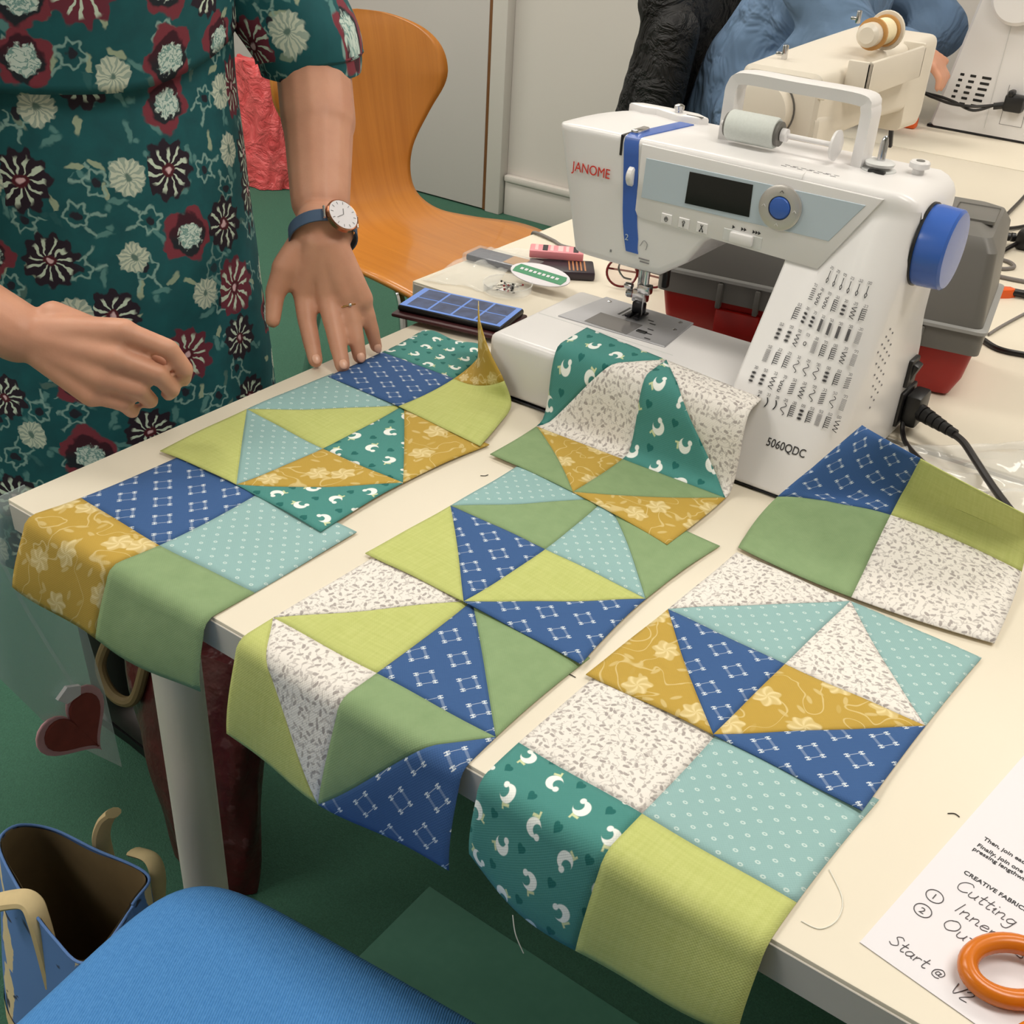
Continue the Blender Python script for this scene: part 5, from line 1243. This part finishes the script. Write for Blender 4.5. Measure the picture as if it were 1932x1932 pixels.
# tote bag
def f_tote():
    m = Mat('blue_cotton_with_cream_leaf_print', rough=.85); u, v = m.uv(); vec = m.vec(u, v); n1 = m.noise(16, 2, vec, .5, 1.5); n2 = m.noise(60, 2, vec)
    x, y, a, b, c_ = m.voro(9, vec, .9); rx, ry = xrot(x, y, a * 1.2 - .6); leaf = xabs(rx + n2 * .10 - .05) * 2.4 + xabs(ry) * .55 - .30
    st = xabs(rx - .3) - .02
    c = m.mix(ss(leaf, .02), lin(92, 132, 196), lin(222, 204, 164)); c = m.mix(ss(n1 - .36, .02), c, lin(52, 58, 78)); m.set(c, 'Base Color'); return m.m
tt = thing('tote_bag', 'open blue tote bag with cream leaf print and rope handles', 'bag', (.10, -.09, -T))
M['tan'] = plain('cream_webbing', (214, 192, 146), .9, .08, 90); M['lining'] = plain('brown_lining', (124, 104, 70), .9, .2, 25)
RIM = cr([Vector((x, y, 0)) for x, y in ((.196, -.055), (.180, -.022), (.100, -.024), (.026, -.032), (.004, -.058), (.022, -.094), (.080, -.112), (.150, -.120), (.202, -.116))], 7, True) + [Vector((.196, -.055, 0))]
TS = []
for i in range(15):
    t = i / 14; z = -T + .004 + (T - .400) * t; ring = []
    for j in range(64):
        q = RIM[int(j * 63 / 64)]; g = Vector((.10, -.080, 0)) + (q - Vector((.10, -.072, 0))) * (1 + .35 * (1 - t)); a = 2 * math.pi * j / 64
        ring.append(Vector((g.x - .02 * (1 - t), g.y - .022 * (1 - t) + .006 * math.sin(4 * a + 5 * t) * (1 - t), z + .016 * math.sin(2 * a + .6) * t * t)))
    TS.append(ring)
V, UV, F = [], [], []
for i, r_ in enumerate(TS):
    for k in range(65): V.append(r_[k % 64]); UV.append((k / 64 * .6, r_[0].z))
for i in range(14):
    for k in range(64): a, b = i * 65, (i + 1) * 65; F.append([a + k, a + k + 1, b + k + 1, b + k])
link('bag_body', mesh(V, F, f_tote(), UV), tt)
inner = [[p + (Vector((.088, -.088, p.z)) - p).normalized() * .004 for p in r_] for r_ in TS[1:]]
li = loft(inner, False); li = (li[0], li[1] + [list(range(64))])
obj('lining', li, M['lining'], tt)
obj('rim', tube(TS[-1], .0016, 8, True), plain('blue_hem', (92, 128, 186), .85, .1, 60), tt)
obj('trim_band', loft([[p + (p - Vector((.088, -.088, p.z))).normalized() * .0015 for p in r_] for r_ in TS[3:5]], False), M['tan'], tt)
obj('base', prism([(p.x, p.y) for p in TS[0]], lambda u, v, d: (u, v, d), -T + .001, -T + .006), M['tan'], tt)
obj('strap', tube(cr([(.080, -.018, -.45), (.080, -.018, -.405), (.086, -.012, -.378), (.094, -.006, -.366)], 8), .012, 10, flat=.5), M['tan'], tt)
obj('strap', tube(cr([(.160, -.014, -.47), (.166, -.010, -.42), (.150, -.004, -.402), (.120, -.006, -.41)], 8), .010, 10, flat=.4), M['tan'], tt)
obj('strap', tube(cr([(.128, -.128, -.50), (.118, -.124, -.415), (.104, -.122, -.394), (.085, -.132, -.396), (.05, -.155, -.415)], 8), .012, 10, flat=.6), M['tan'], tt)

# burgundy bag by the table leg
def f_burg():
    m = Mat('burgundy_patterned_vinyl', rough=.3); n1 = m.noise(11, 4, None, .6, 1.0); n2 = m.noise(34, 3)
    c = m.mix(n1, lin(22, 14, 18), lin(104, 34, 36)); m.set(m.mix(ss(.64 - n2, .03) * .5, c, lin(120, 80, 84)), 'Base Color'); m.bump(n2, .6, .008); return m.m
bb = thing('shopping_bag', 'shiny burgundy and black bag on the carpet behind the table leg', 'bag', (-.06, .22, -T))
secs = []
for i in range(16):
    t = i / 15; z = -T + .002 + .36 * t; w_ = .075 + .070 * t; d_ = .035 + .022 * math.sin(math.pi * t); ring = []
    for j in range(40):
        a = 2 * math.pi * j / 40; f = 1 + .06 * math.sin(4 * a + 7 * t) + .03 * math.sin(9 * a - 11 * t)
        ring.append(Vector((-.02 - .09 * t + w_ * math.cos(a) * f, .20 + .07 * t + d_ * math.sin(a) * f, z)))
    secs.append(ring)
fixn(obj('bag_body', loft(secs), f_burg(), bb, 60))
obj('handle', tube(cr([(-.215, .225, -.40), (-.225, .20, -.455), (-.19, .19, -.485), (-.15, .195, -.475), (-.14, .215, -.42)], 8), .008, 10), plain('olive_cord', (112, 96, 62), .7, .1, 60), bb)

# clear packet with a red heart hanging at the table corner
cpk = thing('clear_packet', 'cloudy plastic packet with a red heart hanging off the table corner', 'packet', (-.02, .02, -.43))
P2 = [(.030, -.004), (.058, -.14), (.072, -.30), (.080, -.432), (.03, -.36), (-.005, -.295), (-.045, -.20), (-.075, -.15), (-.06, -.004)]
bmv = prism(P2, lambda u, v, d: (d - .004 * math.sin(20 * u + 12 * v), u, v), -.016, -.0145)
obj('film', bmv, M['misty'], cpk)
obj('film_fold', tube(cr([(-.016, -.02, -.01), (-.022, .0, -.12), (-.019, .03, -.24), (-.022, .06, -.34)], 8), .002, 8), M['clear'], cpk)
def heart(s_): return [(.030 + s_ * (16 * math.sin(t) ** 3) / 16, -.325 + s_ * 1.25 * (13 * math.cos(t) - 5 * math.cos(2 * t) - 2 * math.cos(3 * t) - math.cos(4 * t)) / 16) for t in [2 * math.pi * k / 40 for k in range(40)]]
def hr(poly, a=.42): c, s_ = math.cos(a), math.sin(a); return [(.030 + (u - .030) * c - (v + .325) * s_, -.325 + (u - .030) * s_ + (v + .325) * c) for u, v in poly]
obj('heart_border', prism(hr(heart(.046)), lambda u, v, d: (d, u, v), -.0130, -.0100, .001, 1), plain('pale_pink_felt', (196, 150, 156), .8, .1, 60), cpk)
obj('heart', prism(hr(heart(.038)), lambda u, v, d: (d, u, v), -.0110, -.0075, .0015, 1), plain('brick_red_felt', (128, 54, 46), .8, .25, 60), cpk)
obj('heart_tag', prism([(.012, -.272), (.026, -.262), (.042, -.270), (.040, -.282), (.022, -.284)], lambda u, v, d: (d, u, v), -.012, -.007), M['paper'], cpk)

# cutting mat on the carpet, cable under the table
def f_mat():
    m = Mat('dark_green_mat', rough=.7); n1 = m.noise(60, 2); m.set(m.mix(n1, lin(66, 120, 100), lin(76, 130, 110)), 'Base Color'); return m.m
cm = obj('cutting_mat', rbox((.244, .02, -T + .0005), (.86, .368, -T + .0035), .001, 1), f_mat())
tag(cm, 'flat dark green cutting mat lying on the carpet under the table', 'cutting mat')
tag(obj('hanging_cable', tube(cr([(.90, .10, -.034), (.897, .10, -.12), (.894, .10, -.3), (.90, .11, -.6), (.93, .12, -T + .004), (1.05, .2, -T + .004)], 8), .0045, 8), M['gcable']), 'pale grey cable hanging below the table', 'cable')

# ------------------------------------------------------------------ lift everything so that the floor is at z = 0
for o in list(COL.objects):
    if o.parent is None and o.type in ('MESH', 'EMPTY'): o.location.z += T
